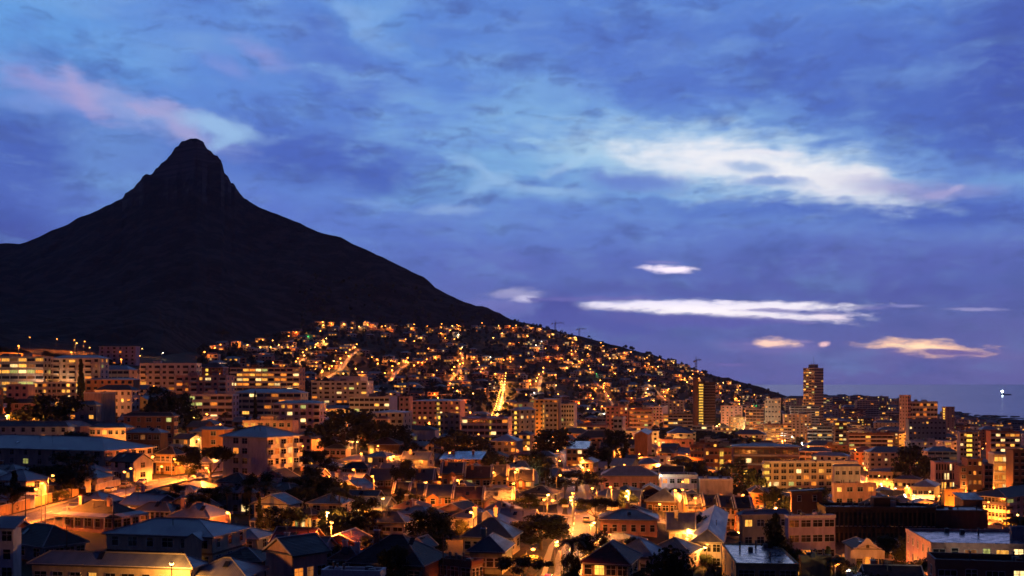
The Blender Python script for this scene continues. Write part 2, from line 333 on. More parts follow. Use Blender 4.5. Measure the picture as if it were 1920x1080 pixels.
def _mount(t, b, m):
    g = t.new('ShaderNodeNewGeometry'); p = g.outputs['Position']; sp = t.new('ShaderNodeSeparateXYZ'); t.put(sp.inputs[0], p)
    sn = t.new('ShaderNodeSeparateXYZ'); t.put(sn.inputs[0], g.outputs['True Normal'])
    n = t.noise(p, .02, 8, .65); n2 = t.noise(p, .12, 6, .65)
    band = t.noise(t.mapping(p, scale=(.004,.004,.09)), 1., 6, .6)
    bush = t.mix(t.range(n2, .4, .65), (.012,.011,.014), (.026,.024,.028)); bush = t.mix(t.range(n, .45, .62), bush, (.055,.048,.052))
    rock = t.mix(t.range(band, .35, .65), (.10,.085,.09), (.20,.17,.17))
    steep = t.range(sn.outputs[2], .80, .52); high = t.range(t.math('ADD', sp.outputs[2], t.math('MULTIPLY', n, 120)), 520, 640)
    t.put(b.inputs['Base Color'], t.mix(t.math('MULTIPLY', steep, high), bush, rock)); b.inputs['Roughness'].default_value = 1.; b.inputs['Specular IOR Level'].default_value = .05
    bump(t, b, t.math('ADD', n2, band), 5, .9)
MOUNT = mat('mountain_scrub', _mount)
def _sea(t, b, m):
    p = t.new('ShaderNodeNewGeometry').outputs['Position']
    n = t.noise(t.mapping(p, scale=(.012,.03,1)), 1., 6, .6); n2 = t.noise(t.mapping(p, scale=(.0008,.0026,1)), 1., 5, .6)
    df = t.new('ShaderNodeBsdfDiffuse'); t.put(df.inputs[0], (.06,.07,.16)); gl = t.new('ShaderNodeBsdfGlossy'); t.put(gl.inputs[0], t.mix(n2, (.50,.53,.63), (.62,.65,.75))); gl.inputs['Roughness'].default_value = .22
    bp = t.new('ShaderNodeBump'); t.put(bp.inputs['Height'], n); bp.inputs['Distance'].default_value = .6; bp.inputs['Strength'].default_value = .35; t.l.new(bp.outputs[0], gl.inputs['Normal'])
    mx = t.new('ShaderNodeMixShader'); mx.inputs[0].default_value = .85; t.l.new(df.outputs[0], mx.inputs[1]); t.l.new(gl.outputs[0], mx.inputs[2])
    t.l.new(mx.outputs[0], t.n['Material Output'].inputs['Surface'])
SEA = mat('sea_water', _sea)
FOAM = plain('surf_foam', (.75,.75,.78), .8)
WETROOF = mat('roof_wet_felt', lambda t, b, m: (
    t.put(b.inputs['Base Color'], t.mix(t.range(t.noise(t.mapping(objco(t), scale=(1, 2, 1)), .45, 6, .7, .6), .42, .58), (.05,.055,.065), (.30,.32,.36))),
    t.put(b.inputs['Roughness'], t.range(t.noise(objco(t), .5, 5, .7), .4, .6, .12, .38)), b.inputs['Specular IOR Level'].__setattr__('default_value', 1.)))
# ------------------------------------------------------------------ mesh builder
class MB:
    def __init__(s): s.v = []; s.f = []; s.m = []; s.ms = []
    def mi(s, m):
        if m not in s.ms: s.ms.append(m)
        return s.ms.index(m)
    def face(s, pts, m):
        i = len(s.v); s.v += [tuple(p) for p in pts]; s.f.append(tuple(range(i, i+len(pts)))); s.m.append(s.mi(m))
    def hexa(s, a, m, skip=()):     # 8 corners: bottom 4 ccw, top 4 ccw
        i = len(s.v); s.v += [tuple(p) for p in a]; k = s.mi(m)
        for n, q in enumerate(((0,3,2,1),(4,5,6,7),(0,1,5,4),(1,2,6,5),(2,3,7,6),(3,0,4,7))):
            if n in skip: continue
            s.f.append(tuple(i+j for j in q)); s.m.append(k)
    def box(s, x0, x1, y0, y1, z0, z1, m, skip=()):
        s.hexa([(x0,y0,z0),(x1,y0,z0),(x1,y1,z0),(x0,y1,z0),(x0,y0,z1),(x1,y0,z1),(x1,y1,z1),(x0,y1,z1)], m, skip)
    def cyl(s, p, q, r0, r1, m, n=8, caps=True):
        p, q = Vector(p), Vector(q); d = (q-p).normalized(); a = d.orthogonal().normalized(); b = d.cross(a); i = len(s.v); k = s.mi(m)
        for c, r in ((p, r0), (q, r1)):
            for j in range(n):
                t = 2*math.pi*j/n; s.v.append(tuple(c+a*math.cos(t)*r+b*math.sin(t)*r))
        for j in range(n): s.f.append((i+j, i+(j+1) % n, i+n+(j+1) % n, i+n+j)); s.m.append(k)
        if caps: s.f += [tuple(i+j for j in range(n))[::-1], tuple(i+n+j for j in range(n))]; s.m += [k, k]
    def ball(s, c, r, m, n=8, k=5, sz=1.):
        i = len(s.v); mi = s.mi(m)
        for a in range(k+1):
            ph = math.pi*a/k
            for j in range(n):
                t = 2*math.pi*j/n; s.v.append((c[0]+r*math.sin(ph)*math.cos(t), c[1]+r*math.sin(ph)*math.sin(t), c[2]+r*sz*math.cos(ph)))
        for a in range(k):
            for j in range(n):
                s.f.append((i+a*n+j, i+(a+1)*n+j, i+(a+1)*n+(j+1) % n, i+a*n+(j+1) % n)); s.m.append(mi)
    def mesh(s, name, smooth=False):
        me = bpy.data.meshes.new(name); me.from_pydata(s.v, [], s.f)
        for m in s.ms: me.materials.append(m)
        me.polygons.foreach_set('material_index', s.m)
        if smooth: me.polygons.foreach_set('use_smooth', [True]*len(s.f))
        me.update(); return me
def obj(name, data, parent=None, loc=(0,0,0), rz=0., scale=None):
    o = bpy.data.objects.new(name, data); COL.link(o); o.parent = parent; o.location = loc
    if rz: o.rotation_euler = (0, 0, rz)
    if scale: o.scale = scale
    return o
USED = set()
def tag(o, label, cat, group=None, kind=None):
    if label: o['label'] = ' '.join(label.split()); USED.add(o['label'])
    if cat: o['category'] = cat
    if group: o['group'] = group
    if kind: o['kind'] = kind
    return o

# ------------------------------------------------------------------ terrain meshes
cols = [-1400+i*40 for i in range(32)]; cols += [-120+i*12 for i in range(20)]; cols += [120+i*8 for i in range(12)]; cols += [216+i*3.2 for i in range(80)]; cols += [475+i*11 for i in range(96)]; cols += [1526+i*25 for i in range(20)]; cols += [2026+i*75 for i in range(22)]
rows = []
Y = 20.
while Y < 3900: rows.append(Y); Y *= 1.022
rows += [4200, 4700, 5500]
nfr = 34
# each column gets extra rows round its own ridge so the skyline is exact
V = []; info = []
for px in cols:
    Yr, Yf = tab(YR, px), tab(YF, px)
    base = [y for y in rows if y < Yf-1]
    lst = [20+(Yf-20)*0 + b for b in base]
    info.append((Yf, Yr))
NA, NB, NC = 120, 70, 26
def colrows(px):
    Yf, Yr = tab(YF, px), tab(YR, px); r = []
    for i in range(NA): r.append(20*(Yf/20)**(i/NA))
    for i in range(NB): t = i/NB; t = 1-(1-t)**1.7; r.append(Yf+(Yr-Yf)*t)
    for i in range(NC+1): r.append(Yr+2600*(i/NC)**2)
    return r
for px in cols:
    jag = 0
    for j, y in enumerate(colrows(px)):
        x = (px-CX)/F*y; z = T(px, y)
        if j >= NA+NB-3 and j <= NA+NB+2 and px < 1470:
            z += fbm(x, y*.2, 26, 5)*(3.2 if px < 480 else 2.0)+ (fbm(x, y*.5, 13, 4)*5. if 235 < px < 460 and not 345 < px < 385 else 0)+(abs(fbm(x, 7, 11, 3))*3.0 if px > 560 else 0)
        if j < NA: z += fbm(x, y, 60)*.15
        V.append((x, y, max(z, -25)))
NR = NA+NB+NC+1
me_g = MB(); me_m = MB()
def strip(j0, j1, name, m, mi=None, c0=0, c1=None):
    vs = {}; out = []; fs = []
    for i in range(c0, (c1 or len(cols))-1):
        for j in range(j0, j1):
            q = (i*NR+j, (i+1)*NR+j, (i+1)*NR+j+1, i*NR+j+1); f = []
            for k in q:
                if k not in vs: vs[k] = len(out); out.append(V[k])
                f.append(vs[k])
            fs.append(f)
    me = bpy.data.meshes.new(name); me.from_pydata(out, [], fs); me.materials.append(m)
    me.polygons.foreach_set('use_smooth', [True]*len(fs)); me.update()
    return obj(name, me)
tag(strip(0, NA, 'ground', GROUND), 'dark sloping town ground under the houses and gardens', None, None, 'structure')
tag(strip(NA, NR-1, 'mountain', MOUNT), 'dark conical mountain with a rounded rocky peak and long slope down to the sea', None, None, 'structure')
b = MB(); n = 40
b.face([(-60000, 900, 0), (120000, 900, 0), (160000, 160000, 0), (-160000, 160000, 0)], SEA)
tag(obj('sea', b.mesh('sea')), 'calm violet evening sea reaching to the horizon', None, None, 'structure')
# ------------------------------------------------------------------ kit of building parts
WCACHE = {}
def window_mesh(w, h, pane, style='cross', near=True):
    k = (round(w, 1), round(h, 1), pane, style, near)
    if k in WCACHE: return WCACHE[k]
    b = MB(); w, h = k[0], k[1]; f = .07; pm = PANE[pane]
    b.box(-w/2, w/2, -.03, .02, 0, h, pm)
    if near:
        for a in ((-w/2-f, -w/2, 0, h), (w/2, w/2+f, 0, h), (-w/2-f, w/2+f, h, h+f)): b.box(a[0], a[1], -.07, .02, a[2], a[3], TRIM)
        b.box(-w/2-.12, w/2+.12, -.14, .02, -.09, 0, TRIM)
        if style == 'cross':
            n = max(1, round(w/.9))
            for i in range(1, n): b.box(-w/2+w*i/n-.03, -w/2+w*i/n+.03, -.05, -.03, 0, h, TRIM)
            if h > 1.: b.box(-w/2, w/2, -.047, -.032, h*.62, h*.62+.05, TRIM)
    else:
        b.box(-w/2-.1, w/2+.1, -.1, .02, -.12, 0, TRIM)
    WCACHE[k] = b.mesh('window'); return WCACHE[k]
def put_window(root, side, s, z, W, D, w, h, pane, near=True, style='cross', name='window'):
    """side f/r/l/b of the footprint W x D centred on the root; s = distance along the side from its left end as seen from outside"""
    if side == 'f': loc, rz = (-W/2+s, -D/2, z), 0
    elif side == 'r': loc, rz = (W/2, -D/2+s, z), math.pi/2
    elif side == 'l': loc, rz = (-W/2, D/2-s, z), -math.pi/2
    else: loc, rz = (W/2-s, D/2, z), math.pi
    return obj(name, window_mesh(w, h, pane, style, near), root, loc, rz)

def roof_mesh(kind, W, D, h, rm, ov, ridge='x', caps=False):
    """roof with z = 0 at the eaves"""
    b = MB(); x, y = W/2+ov, D/2+ov; t = .18
    if kind == 'hip':
        k = min(x, y)*.98; rx, ry = (x-k, 0) if x >= y else (0, y-k)
        e0 = [(-x,-y,0),(x,-y,0),(x,y,0),(-x,y,0)]; e1 = [(p[0],p[1],t) for p in e0]
        for i in range(4): b.face([e0[i], e0[(i+1) % 4], e1[(i+1) % 4], e1[i]], TRIM)
        b.face(e0[::-1], TRIM)
        if x >= y:
            a, c = (-rx-.001, 0, h), (rx+.001, 0, h)
            b.face([e1[0], e1[1], c, a], rm); b.face([e1[1], e1[2], c], rm); b.face([e1[2], e1[3], a, c], rm); b.face([e1[3], e1[0], a], rm)
        else:
            a, c = (0, -ry-.001, h), (0, ry+.001, h)
            b.face([e1[0], e1[1], a], rm); b.face([e1[1], e1[2], c, a], rm); b.face([e1[2], e1[3], c], rm); b.face([e1[3], e1[0], a, c], rm)
    if kind == 'hip' and caps:
        a_, c_ = ((-rx, 0, h), (rx, 0, h)) if x >= y else ((0, -ry, h), (0, ry, h)); q = e1
        ends = (a_, c_, c_, a_) if x >= y else (a_, a_, c_, c_)
        for p, e in zip(q, ends): b.cyl(p, e, .11, .11, RIDGE, 5)
        b.cyl(a_, c_, .13, .13, RIDGE, 5)
    if kind == 'hip': pass
    elif kind == 'gable':
        if ridge == 'y': P = lambda u, v, z: (v, u, z); L, S = y, x
        else: P = lambda u, v, z: (u, v, z); L, S = x, y
        for s in (-1, 1):
            q = [P(-L, s*S, -ov*h/(S-ov) if S > ov else 0), P(L, s*S, -ov*h/(S-ov) if S > ov else 0), P(L, 0, h), P(-L, 0, h)]
            q2 = [(p[0], p[1], p[2]+t) for p in q]
            b.hexa(q+q2, rm)
            if caps:
                for e in (0, 1): o = .06*(-1 if e == 0 else 1); u = q2[e]; v = q2[3-e]; b.cyl(u, v, .12, .12, TRIM, 5)
        if caps: b.cyl(P(-L, 0, h+t), P(L, 0, h+t), .13, .13, RIDGE, 5)
    elif kind == 'skillion':
        q = [(-x,-y,0),(x,-y,0),(x,y,h),(-x,y,h)]; b.hexa(q+[(p[0],p[1],p[2]+t) for p in q], rm)
    else:   # flat slab
        b.box(-x, x, -y, y, 0, .22, TRIM if kind == 'slab' else CONC)
        b.box(-x+.12, x-.12, -y+.12, y-.12, .22, .26, rm)
    return b.mesh('roof')
def wall_mesh(W, D, H, wm, gable=None, gh=0):
    b = MB(); b.box(-W/2, W/2, -D/2, D/2, -1.5, H, wm, skip=(0,))
    if gable == 'x':
        for s in (-1, 1): b.face([(s*W/2, -s*D/2, H), (s*W/2, s*D/2, H), (s*W/2, 0, H+gh)], wm)
    if gable == 'y':
        for s in (-1, 1): b.face([(s*W/2, s*D/2, H), (-s*W/2, s*D/2, H), (0, s*D/2, H+gh)], wm)
    return b.mesh('wall')
LITS = ['warm', 'warm', 'warm', 'warm', 'white', 'amber', 'amber', 'amber', 'dim', 'dim', 'warm', 'white', 'green']
def facade(root, side, L, H, W, D, spec, near, rnd, lit=.2):
    """spec: dict(n=columns, st=style, w, h)"""
    st = spec.get('st', 'w'); fl = spec.get('fl') or max(1, int(round(H/3.0))); fh = H/fl
    n = spec.get('n') or max(1, int(L/(3.2 if near else 4.)))
    lit = spec.get('lit', lit); ww = spec.get('w'); hh = min(spec.get('h', 1.5), fh*.62); skip = spec.get('skip', ())
    if st == 'none': return
    cnt = 0
    for f in range(fl):
        z = f*fh+fh*.34
        if st == 'strip':
            k = max(1, n)
            for i in range(k):
                p = rnd.choice(LITS) if rnd.random() < lit else 'dark'
                put_window(root, side, L*(i+.5)/k, z, W, D, L/k*.9, hh, p, near)
        elif st in ('w', 'bal'):
            for i in range(n):
                if (f, i) in skip: continue
                p = rnd.choice(LITS) if rnd.random() < lit else 'dark'
                w = ww or rnd.choice((1.2, 1.6, 1.6, 2.0)); w = min(w, L/n*.8)
                h = hh
                if st == 'bal' and i % 2 == 0: h = fh*.72; z2 = f*fh+.12; w = L/n*.75
                else: z2 = z
                put_window(root, side, L*(i+.5)/n, z2, W, D, w, h, p, near)
        if st == 'bal' and f > 0:
            b = MB()
            for i in range(0, n, 2):
                x0, x1 = L*(i+.05)/n, L*(i+.95)/n
                b.box(x0, x1, -1.25, 0, -.14, 0, CONC); b.box(x0, x1, -1.25, -1.17, 0, .95, TRIM); b.box(x0, x0+.07, -1.17, 0, 0, .95, TRIM); b.box(x1-.07, x1, -1.17, 0, 0, .95, TRIM)
                loc, rz = {'f': ((-W/2, -D/2, 0), 0), 'r': ((W/2, -D/2, 0), math.pi/2), 'l': ((-W/2, D/2, 0), -math.pi/2)}[side]
                bb = MB(); bb.v = [(v[0], v[1], v[2]) for v in b.v]; bb.f = b.f; bb.m = b.m; bb.ms = b.ms
                obj('balcony', bb.mesh('balcony'), root, (loc[0], loc[1], f*fh), rz); b = MB()
    if st == 'band' or spec.get('band'):
        for f in range(1, fl+1):
            b = MB(); b.box(-.35, L+.35, -.55, .0, -.16, .06, TRIM); b.box(-.35, L+.35, -.55, -.5, .06, .75 if f < fl else .2, TRIM)
            loc, rz = {'f': ((-W/2, -D/2, 0), 0), 'r': ((W/2, -D/2, 0), math.pi/2), 'l': ((-W/2, D/2, 0), -math.pi/2)}[side]
            obj('balcony', b.mesh('balcony'), root, (loc[0], loc[1], f*fh-.2), rz)
        if st == 'band':
            for f in range(fl):
                k = n
                for i in range(k):
                    p = rnd.choice(LITS) if rnd.random() < lit else 'dark'
                    put_window(root, side, L*(i+.5)/k, f*fh+.9, W, D, L/k*.86, fh*.5, p, near)
    if st == 'fins':
        b = MB(); k = max(3, int(L/1.15))
        for i in range(k+1): b.box(L*i/k-.14, L*i/k+.14, -.45, 0, .2, H, wallm(spec.get('fin', 'brown')))
        loc, rz = {'f': ((-W/2, -D/2, 0), 0), 'r': ((W/2, -D/2, 0), math.pi/2), 'l': ((-W/2, D/2, 0), -math.pi/2)}[side]
        obj('fin_screen', b.mesh('fin_screen'), root, loc, rz)
        for f in range(fl):
            for i in range(0, k, spec.get('every', 1)):
                p = rnd.choice(('warm', 'white')) if rnd.random() < lit else 'dark'
                put_window(root, side, L*(i+.5)/k, f*fh+fh*.2, W, D, min(1.4, L/k*.6), fh*.66, p, False)
    if 'stair' in spec:   # lit stairwell strip at the given fraction of the side
        s0, sw = spec['stair']; b = MB()
        for f in range(fl):
            b.box(-sw/2, sw/2, -.06, .02, f*fh+.5, f*fh+fh*.72, PANE['stair']); b.box(-sw/2-.1, sw/2+.1, -.14, .02, f*fh+fh*.72, f*fh+fh+.5, wallm('brown') if sw > 3 else CONC)
        loc, rz = {'f': ((-W/2+L*s0, -D/2, 0), 0), 'r': ((W/2, -D/2+L*s0, 0), math.pi/2), 'l': ((-W/2, D/2-L*s0, 0), -math.pi/2)}[side]
        obj('stairwell_window', b.mesh('stairwell_window'), root, loc, rz)
FOOT = []      # occupied discs
def mark(x, y, r): FOOT.append((x, y, r))
def free(x, y, r):
    for a, b, c in FOOT:
        if (a-x)**2+(b-y)**2 < (r+c)**2: return False
    return True
def building(name, cat, label, x, y, z0, th, W, D, H, wall='white', roof='hip', rc='blue', rh=None, f=None, r=None, l=None, lit=.2, near=True, chim=0, group=None, extra=(), seed=None, ov=None, ridge='x', door=True, bk=None, hut=True):
    rnd = random.Random(seed if seed is not None else hash((round(x), round(y))) & 0xffff)
    root = obj(name, None, None, (x, y, z0), -th); root.empty_display_size = 1
    tag(root, label, cat, group)
    wm = wallm(wall); rm = roofm(rc)
    if rh is None: rh = min(W, D)*.28 if roof in ('hip', 'gable') else .8
    if roof in ('hip', 'gable'): rh = min(rh, .36*(min(W, D)+1) if roof == 'hip' else .42*(D if ridge == 'x' else W))
    g = ridge if roof == 'gable' else None
    obj('wall', wall_mesh(W, D, H, wm, g, rh), root)
    if roof == 'flat':
        b = MB(); p = .12; hp = rh
        b.box(-W/2+.02, W/2-.02, -D/2+.02, D/2-.02, .01, .05, rm)
        rf = obj('roof', b.mesh('roof'), root, (0, 0, H))
        b = MB()
        for a in ((-W/2-p, W/2+p, -D/2-p, -D/2+.2), (-W/2-p, W/2+p, D/2-.2, D/2+p)): b.box(*a, -.25, hp, TRIM if wall in ('white','pale','lilac','cream') else wm)
        for a in ((-W/2-p, -W/2+.2, -D/2+.2, D/2-.2), (W/2-.2, W/2+p, -D/2+.2, D/2-.2)): b.box(*a, -.25, hp, TRIM if wall in ('white','pale','lilac','cream') else wm)
        obj('parapet', b.mesh('parapet'), root, (0, 0, H))
        for i in range((2 if W*D > 150 else 1) if hut else 0):
            b = MB(); s = rnd.uniform(1.2, 2.6) if W*D > 150 else .5
            cx, cy_ = rnd.uniform(-W*.3, W*.3), rnd.uniform(-D*.25, D*.25)
            b.box(cx-s, cx+s, cy_-s*.7, cy_+s*.7, .05, rnd.uniform(1.6, 2.6) if s > 1 else .9, CONC if i else wm); b.box(cx-s-.15, cx+s+.15, cy_-s*.7-.15, cy_+s*.7+.15, 2.6, 2.75, CONC) if s > 1 else None
            if s > 1:
                for k in range(3): b.cyl((cx-s+k*s*.8, cy_, 2.7), (cx-s+k*s*.8, cy_, 3.5+rnd.random()*2), .05, .04, IRON, 5)
            obj('roof_hut' if s > 1 else 'vent', b.mesh('hut'), rf)
        if near:
            for k in range(5):
                b = MB(); u, v = rnd.uniform(-W*.42, W*.42), rnd.uniform(-D*.42, D*.42)
                if k % 2: b.box(u-.5, u+.5, v-.4, v+.4, .04, .8, POLE); b.cyl((u, v, .8), (u, v, .85), .35, .35, IRON, 10)
                else: b.cyl((u, v, .04), (u, v, 1.3), .16, .16, POLE, 8); b.cyl((u, v, 1.3), (u, v, 1.45), .26, .2, IRON, 8)
                obj('vent', b.mesh('vent'), rf)
    else:
        rf = obj('roof', roof_mesh(roof, W, D, rh, rm, ov if ov is not None else (.55 if near else .4), ridge, near), root, (0, 0, H))
    for i in range(chim):
        b = MB(); cx = W*(-.28+.5*i)+rnd.uniform(-.6, .6); cyy = D*rnd.choice((-.15, .18))
        b.box(cx-.4, cx+.4, cyy-.3, cyy+.3, .1, rh+.7, wm); b.box(cx-.5, cx+.5, cyy-.4, cyy+.4, rh+.7, rh+.87, TRIM)
        b.cyl((cx-.15, cyy, rh+.87), (cx-.15, cyy, rh+1.3), .12, .1, mat_pot, 6); b.cyl((cx+.18, cyy, rh+.87), (cx+.18, cyy, rh+1.2), .12, .1, mat_pot, 6)
        obj('chimney', b.mesh('chimney'), rf)
    if near and roof in ('hip', 'gable') and y < 400:   # small things on the roof slopes
        sl = rh/(D/2) if ridge == 'x' or roof == 'hip' else 0
        for kk in range(rnd.choice((1, 2, 3))):
            u = rnd.uniform(-W*.25, W*.25); v = -D*rnd.uniform(.12, .34); zz = (rh*(1-abs(v)/(D/2+.5)) if sl else rh*(1-abs(u)/(W/2+.5)))+.15; b = MB(); q = rnd.random()
            if q < .35:
                b.hexa([(u-.4, v-.55, zz-.55*sl), (u+.4, v-.55, zz-.55*sl), (u+.4, v+.55, zz+.55*sl), (u-.4, v+.55, zz+.55*sl)]+[(u-.4, v-.55, zz-.55*sl+.12), (u+.4, v-.55, zz-.55*sl+.12), (u+.4, v+.55, zz+.55*sl+.12), (u-.4, v+.55, zz+.55*sl+.12)], PANE['dark']); obj('skylight', b.mesh('skylight'), rf)
            elif q < .65:
                b.cyl((u, v, zz-.2), (u, v, zz+.8), .09, .09, POLE, 6); b.cyl((u, v, zz+.8), (u, v, zz+.95), .16, .1, IRON, 6); obj('vent_pipe', b.mesh('vent_pipe'), rf)
            else:
                b.cyl((u, v, zz-.2), (u, v, zz+2.2), .035, .03, POLE, 4)
                for e in range(5): b.cyl((u-.45, v, zz+1.5+e*.15), (u+.45, v, zz+1.5+e*.15), .02, .02, POLE, 4)
                obj('aerial', b.mesh('aerial'), rf)
        b = MB(); b.box(-W/2-.62, W/2+.62, -D/2-.68, -D/2-.56, -.08, .1, POLE); b.cyl((W/2+.3, -D/2-.05, -H+.2), (W/2-.15, -D/2-.05, 0), .05, .05, POLE, 5); obj('gutter', b.mesh('gutter'), rf)
    if f: facade(root, 'f', W, H, W, D, f, near, rnd, lit)
    if r: facade(root, 'r', D, H, W, D, r, near, rnd, lit)
    if l: facade(root, 'l', D, H, W, D, l, near, rnd, lit)
    if near and door and f and f.get('st', 'w') == 'w' and f.get('dr', True):
        b = MB(); b.box(-.5, .5, -.04, .02, .0, 2.1, WOOD); b.box(-.6, .6, -.08, .02, 2.1, 2.2, TRIM); b.box(.3, .36, -.09, -.04, 1., 1.1, IRON)
        obj('door', b.mesh('door'), root, (-W/2+W*.5/(f.get('n') or max(1, int(W/3.2)))+1.5 if W > 5 else 0, -D/2, 0))
    for e in extra:
        if e[0] == 'veranda':      # ('veranda', side, depth, height, roofcolour)
            _, sd, dp, hv, rcv = e; L = W if sd == 'f' else D
            loc, rz = {'f': ((-W/2, -D/2, 0), 0), 'r': ((W/2, -D/2, 0), math.pi/2), 'l': ((-W/2, D/2, 0), -math.pi/2)}[sd]
            b = MB(); b.hexa([(0,-dp,hv-.35),(L,-dp,hv-.35),(L,0,hv+.05),(0,0,hv+.05),(0,-dp,hv-.25),(L,-dp,hv-.25),(L,0,hv+.15),(0,0,hv+.15)], roofm(rcv))
            b.box(0, L, -dp, -dp+.1, hv-.65, hv-.36, TRIM); v = obj('veranda', b.mesh('veranda'), root, loc, rz)
            k = max(2, int(L/2.4))
            for i in range(k+1):
                q = MB(); xx = .12+(L-.24)*i/k; q.box(xx-.09, xx+.09, -dp+.02, -dp+.2, 0, hv-.65, TRIM); obj('column', q.mesh('column'), v)
            q = MB(); q.box(0, L, -dp, -dp+.12, 0, .8, wm); obj('low_wall', q.mesh('low_wall'), v)
        if e[0] == 'balrow':       # upper-floor balcony with columns: ('balrow', side, depth, z)
            _, sd, dp, zz = e; L = W if sd == 'f' else D
            loc, rz = {'f': ((-W/2, -D/2, 0), 0), 'r': ((W/2, -D/2, 0), math.pi/2), 'l': ((-W/2, D/2, 0), -math.pi/2)}[sd]
            b = MB(); b.box(0, L, -dp, 0, zz-.2, zz, TRIM)
            k = max(4, int(L/.35))
            for i in range(k+1): b.box(L*i/k-.03, L*i/k+.03, -dp+.02, -dp+.08, zz, zz+.9, TRIM)
            b.box(0, L, -dp, -dp+.1, zz+.9, zz+1., TRIM)
            for xx in (.1, L-.1): b.box(xx-.08, xx+.08, -dp, -dp+.16, -.5, H-.1, TRIM)
            obj('balcony', b.mesh('balcony'), root, loc, rz)
        if e[0] == 'belt':
            b = MB(); zb = e[1]; b.box(-W/2-.06, W/2+.06, -D/2-.06, D/2+.06, zb, zb+.35, plain('belt_brown', (.12,.06,.05))); obj('belt_course', b.mesh('belt'), root)
        if e[0] == 'firewall':     # gable parapets
            for s in (-1, 1):
                b = MB(); xx = s*W/2; q = [(xx-.16, -D/2-.5, H-.3), (xx+.16, -D/2-.5, H-.3), (xx+.16, -D/2-.5, H+.5), (xx-.16, -D/2-.5, H+.5)]
                a = [(xx-.16, -D/2-.5, H-.6), (xx+.16, -D/2-.5, H-.6), (xx+.16, 0, H+rh-.5), (xx-.16, 0, H+rh-.5), (xx-.16, -D/2-.5, H+.35), (xx+.16, -D/2-.5, H+.35), (xx+.16, 0, H+rh+.55), (xx-.16, 0, H+rh+.55)]
                b.hexa(a, TRIM); a = [(p[0], -p[1], p[2]) for p in a]; a = [a[1], a[0], a[3], a[2], a[5], a[4], a[7], a[6]]; b.hexa(a, TRIM); obj('gable_parapet', b.mesh('gable_parapet'), root)
        if e[0] == 'frontgable':   # ('frontgable', s, w, dp)
            _, s, gw, dp = e; hh = H*.95; gh2 = gw*.32; b = MB()
            b.box(s-gw/2, s+gw/2, -D/2-dp, -D/2, -1.5, hh, wm, skip=(0, 3)); b.face([(s-gw/2, -D/2-dp, hh), (s+gw/2, -D/2-dp, hh), (s, -D/2-dp, hh+gh2)], wm)
            wg = obj('gable_wing', b.mesh('wing'), root); b = MB()
            for sg in (-1, 1):
                a = [(s+sg*(gw/2+.35), -D/2-dp-.3, hh-.22), (s+sg*(gw/2+.35), -D/2+2, hh-.22), (s, -D/2+2, hh+gh2), (s, -D/2-dp-.3, hh+gh2)]
                b.hexa(a+[(p[0], p[1], p[2]+.14) for p in a], rm)
            obj('wing_roof', b.mesh('wing_roof'), root)
            obj('window', window_mesh(min(1.8, gw*.4), 1.5, rnd.choice(('dark', 'warm', 'dim')), 'cross', True), root, (s, -D/2-dp, .9))
    return root
mat_pot = plain('clay_pot', (.22,.09,.05), .8)
AUTH = []   # (px, Y, short name) of the built landmarks, to word other labels by
ENV = [9999.]*330      # skyline of what stands nearer, per 8-pixel strip
def env_rows(): return ENV
SPECS = []
def solve(u, C, d):    # length L so that C + L*d falls on bearing u
    den = d[0]-u*d[1]
    return (u*C[1]-C[0])/den if abs(den) > 1e-6 else -1
def B(ref, cat, label, pL, pC, pR, ytop, Y, th=0, W=None, D=None, name=None, base=None, **k):
    """building from the picture: left edge, nearest corner and right edge columns, eaves row at that corner, distance, turn in degrees"""
    th = rad(th); uC = (pC-CX)/F; C = (uC*Y, Y)
    a = (-math.cos(th), math.sin(th)); bb = (math.sin(th), math.cos(th))
    La = solve((pL-CX)/F, C, a) if pL < pC else (W or 9); Lb = solve((pR-CX)/F, C, bb) if pR > pC else (D or 9)
    if W: La = W
    if D: Lb = D
    if not (.5 < La < 120): La = 10
    if not (.5 < Lb < 90): Lb = 10
    cor = [C, (C[0]+a[0]*La, C[1]+a[1]*La), (C[0]+bb[0]*Lb, C[1]+bb[1]*Lb), (C[0]+a[0]*La+bb[0]*Lb, C[1]+a[1]*La+bb[1]*Lb)]
    zt = H0+(CY-ytop)/F*Y; z0 = min(gz(*c) for c in cor) if base is None else H0+(CY-base)/F*Y
    Hh = max(2.6, zt-z0)
    cx, cy_ = sum(c[0] for c in cor)/4, sum(c[1] for c in cor)/4
    mark(cx, cy_, math.hypot(La, Lb)*.42)
    if max(La, Lb) > 1.6*min(La, Lb):
        for t in (.15, .5, .85): mark(C[0]+a[0]*La*t+bb[0]*Lb*(.5 if La > Lb else t), C[1]+a[1]*La*(t if La > Lb else .5)+bb[1]*Lb*(.5 if La > Lb else t), min(La, Lb)*.6)
    AUTH.append((wpx(cx, cy_), cy_, ref))
    near = Y < 480
    nm = name or {'house': 'house', 'cottage': 'cottage', 'apartments': 'apartment_building', 'tower': 'tower_block'}.get(cat, 'building')
    AUTHBOX.append((pL, pR, ytop, Y, CY-(z0-H0)/Y*F))
    for i in range(max(0, int((pL+60)/8)), min(329, int((pR+60)/8))): ENV_LATE.append((Y, i, ytop))
    return building(nm, {'apartments': 'apartment building', 'tower': 'tower block'}.get(cat, cat), label, cx, cy_, z0, th, La, Lb, Hh, near=near, **k)
ENV_LATE = []; AUTHBOX = []
def hides(x, y, wid, ztop, frac=.5):
    a, c = wpx(x-wid/2, y), wpx(x+wid/2, y); pt = CY-(ztop-H0)/y*F
    for (l, r, yt, YA, yb) in AUTHBOX:
        if YA > y+3:
            ov_ = min(c, r)-max(a, l)
            if ov_ > .12*min(c-a, r-l) and pt < yt+frac*(min(yb, 1090)-yt) and CY-(gz(x, y)-H0)/y*F > yt: return True
    return False
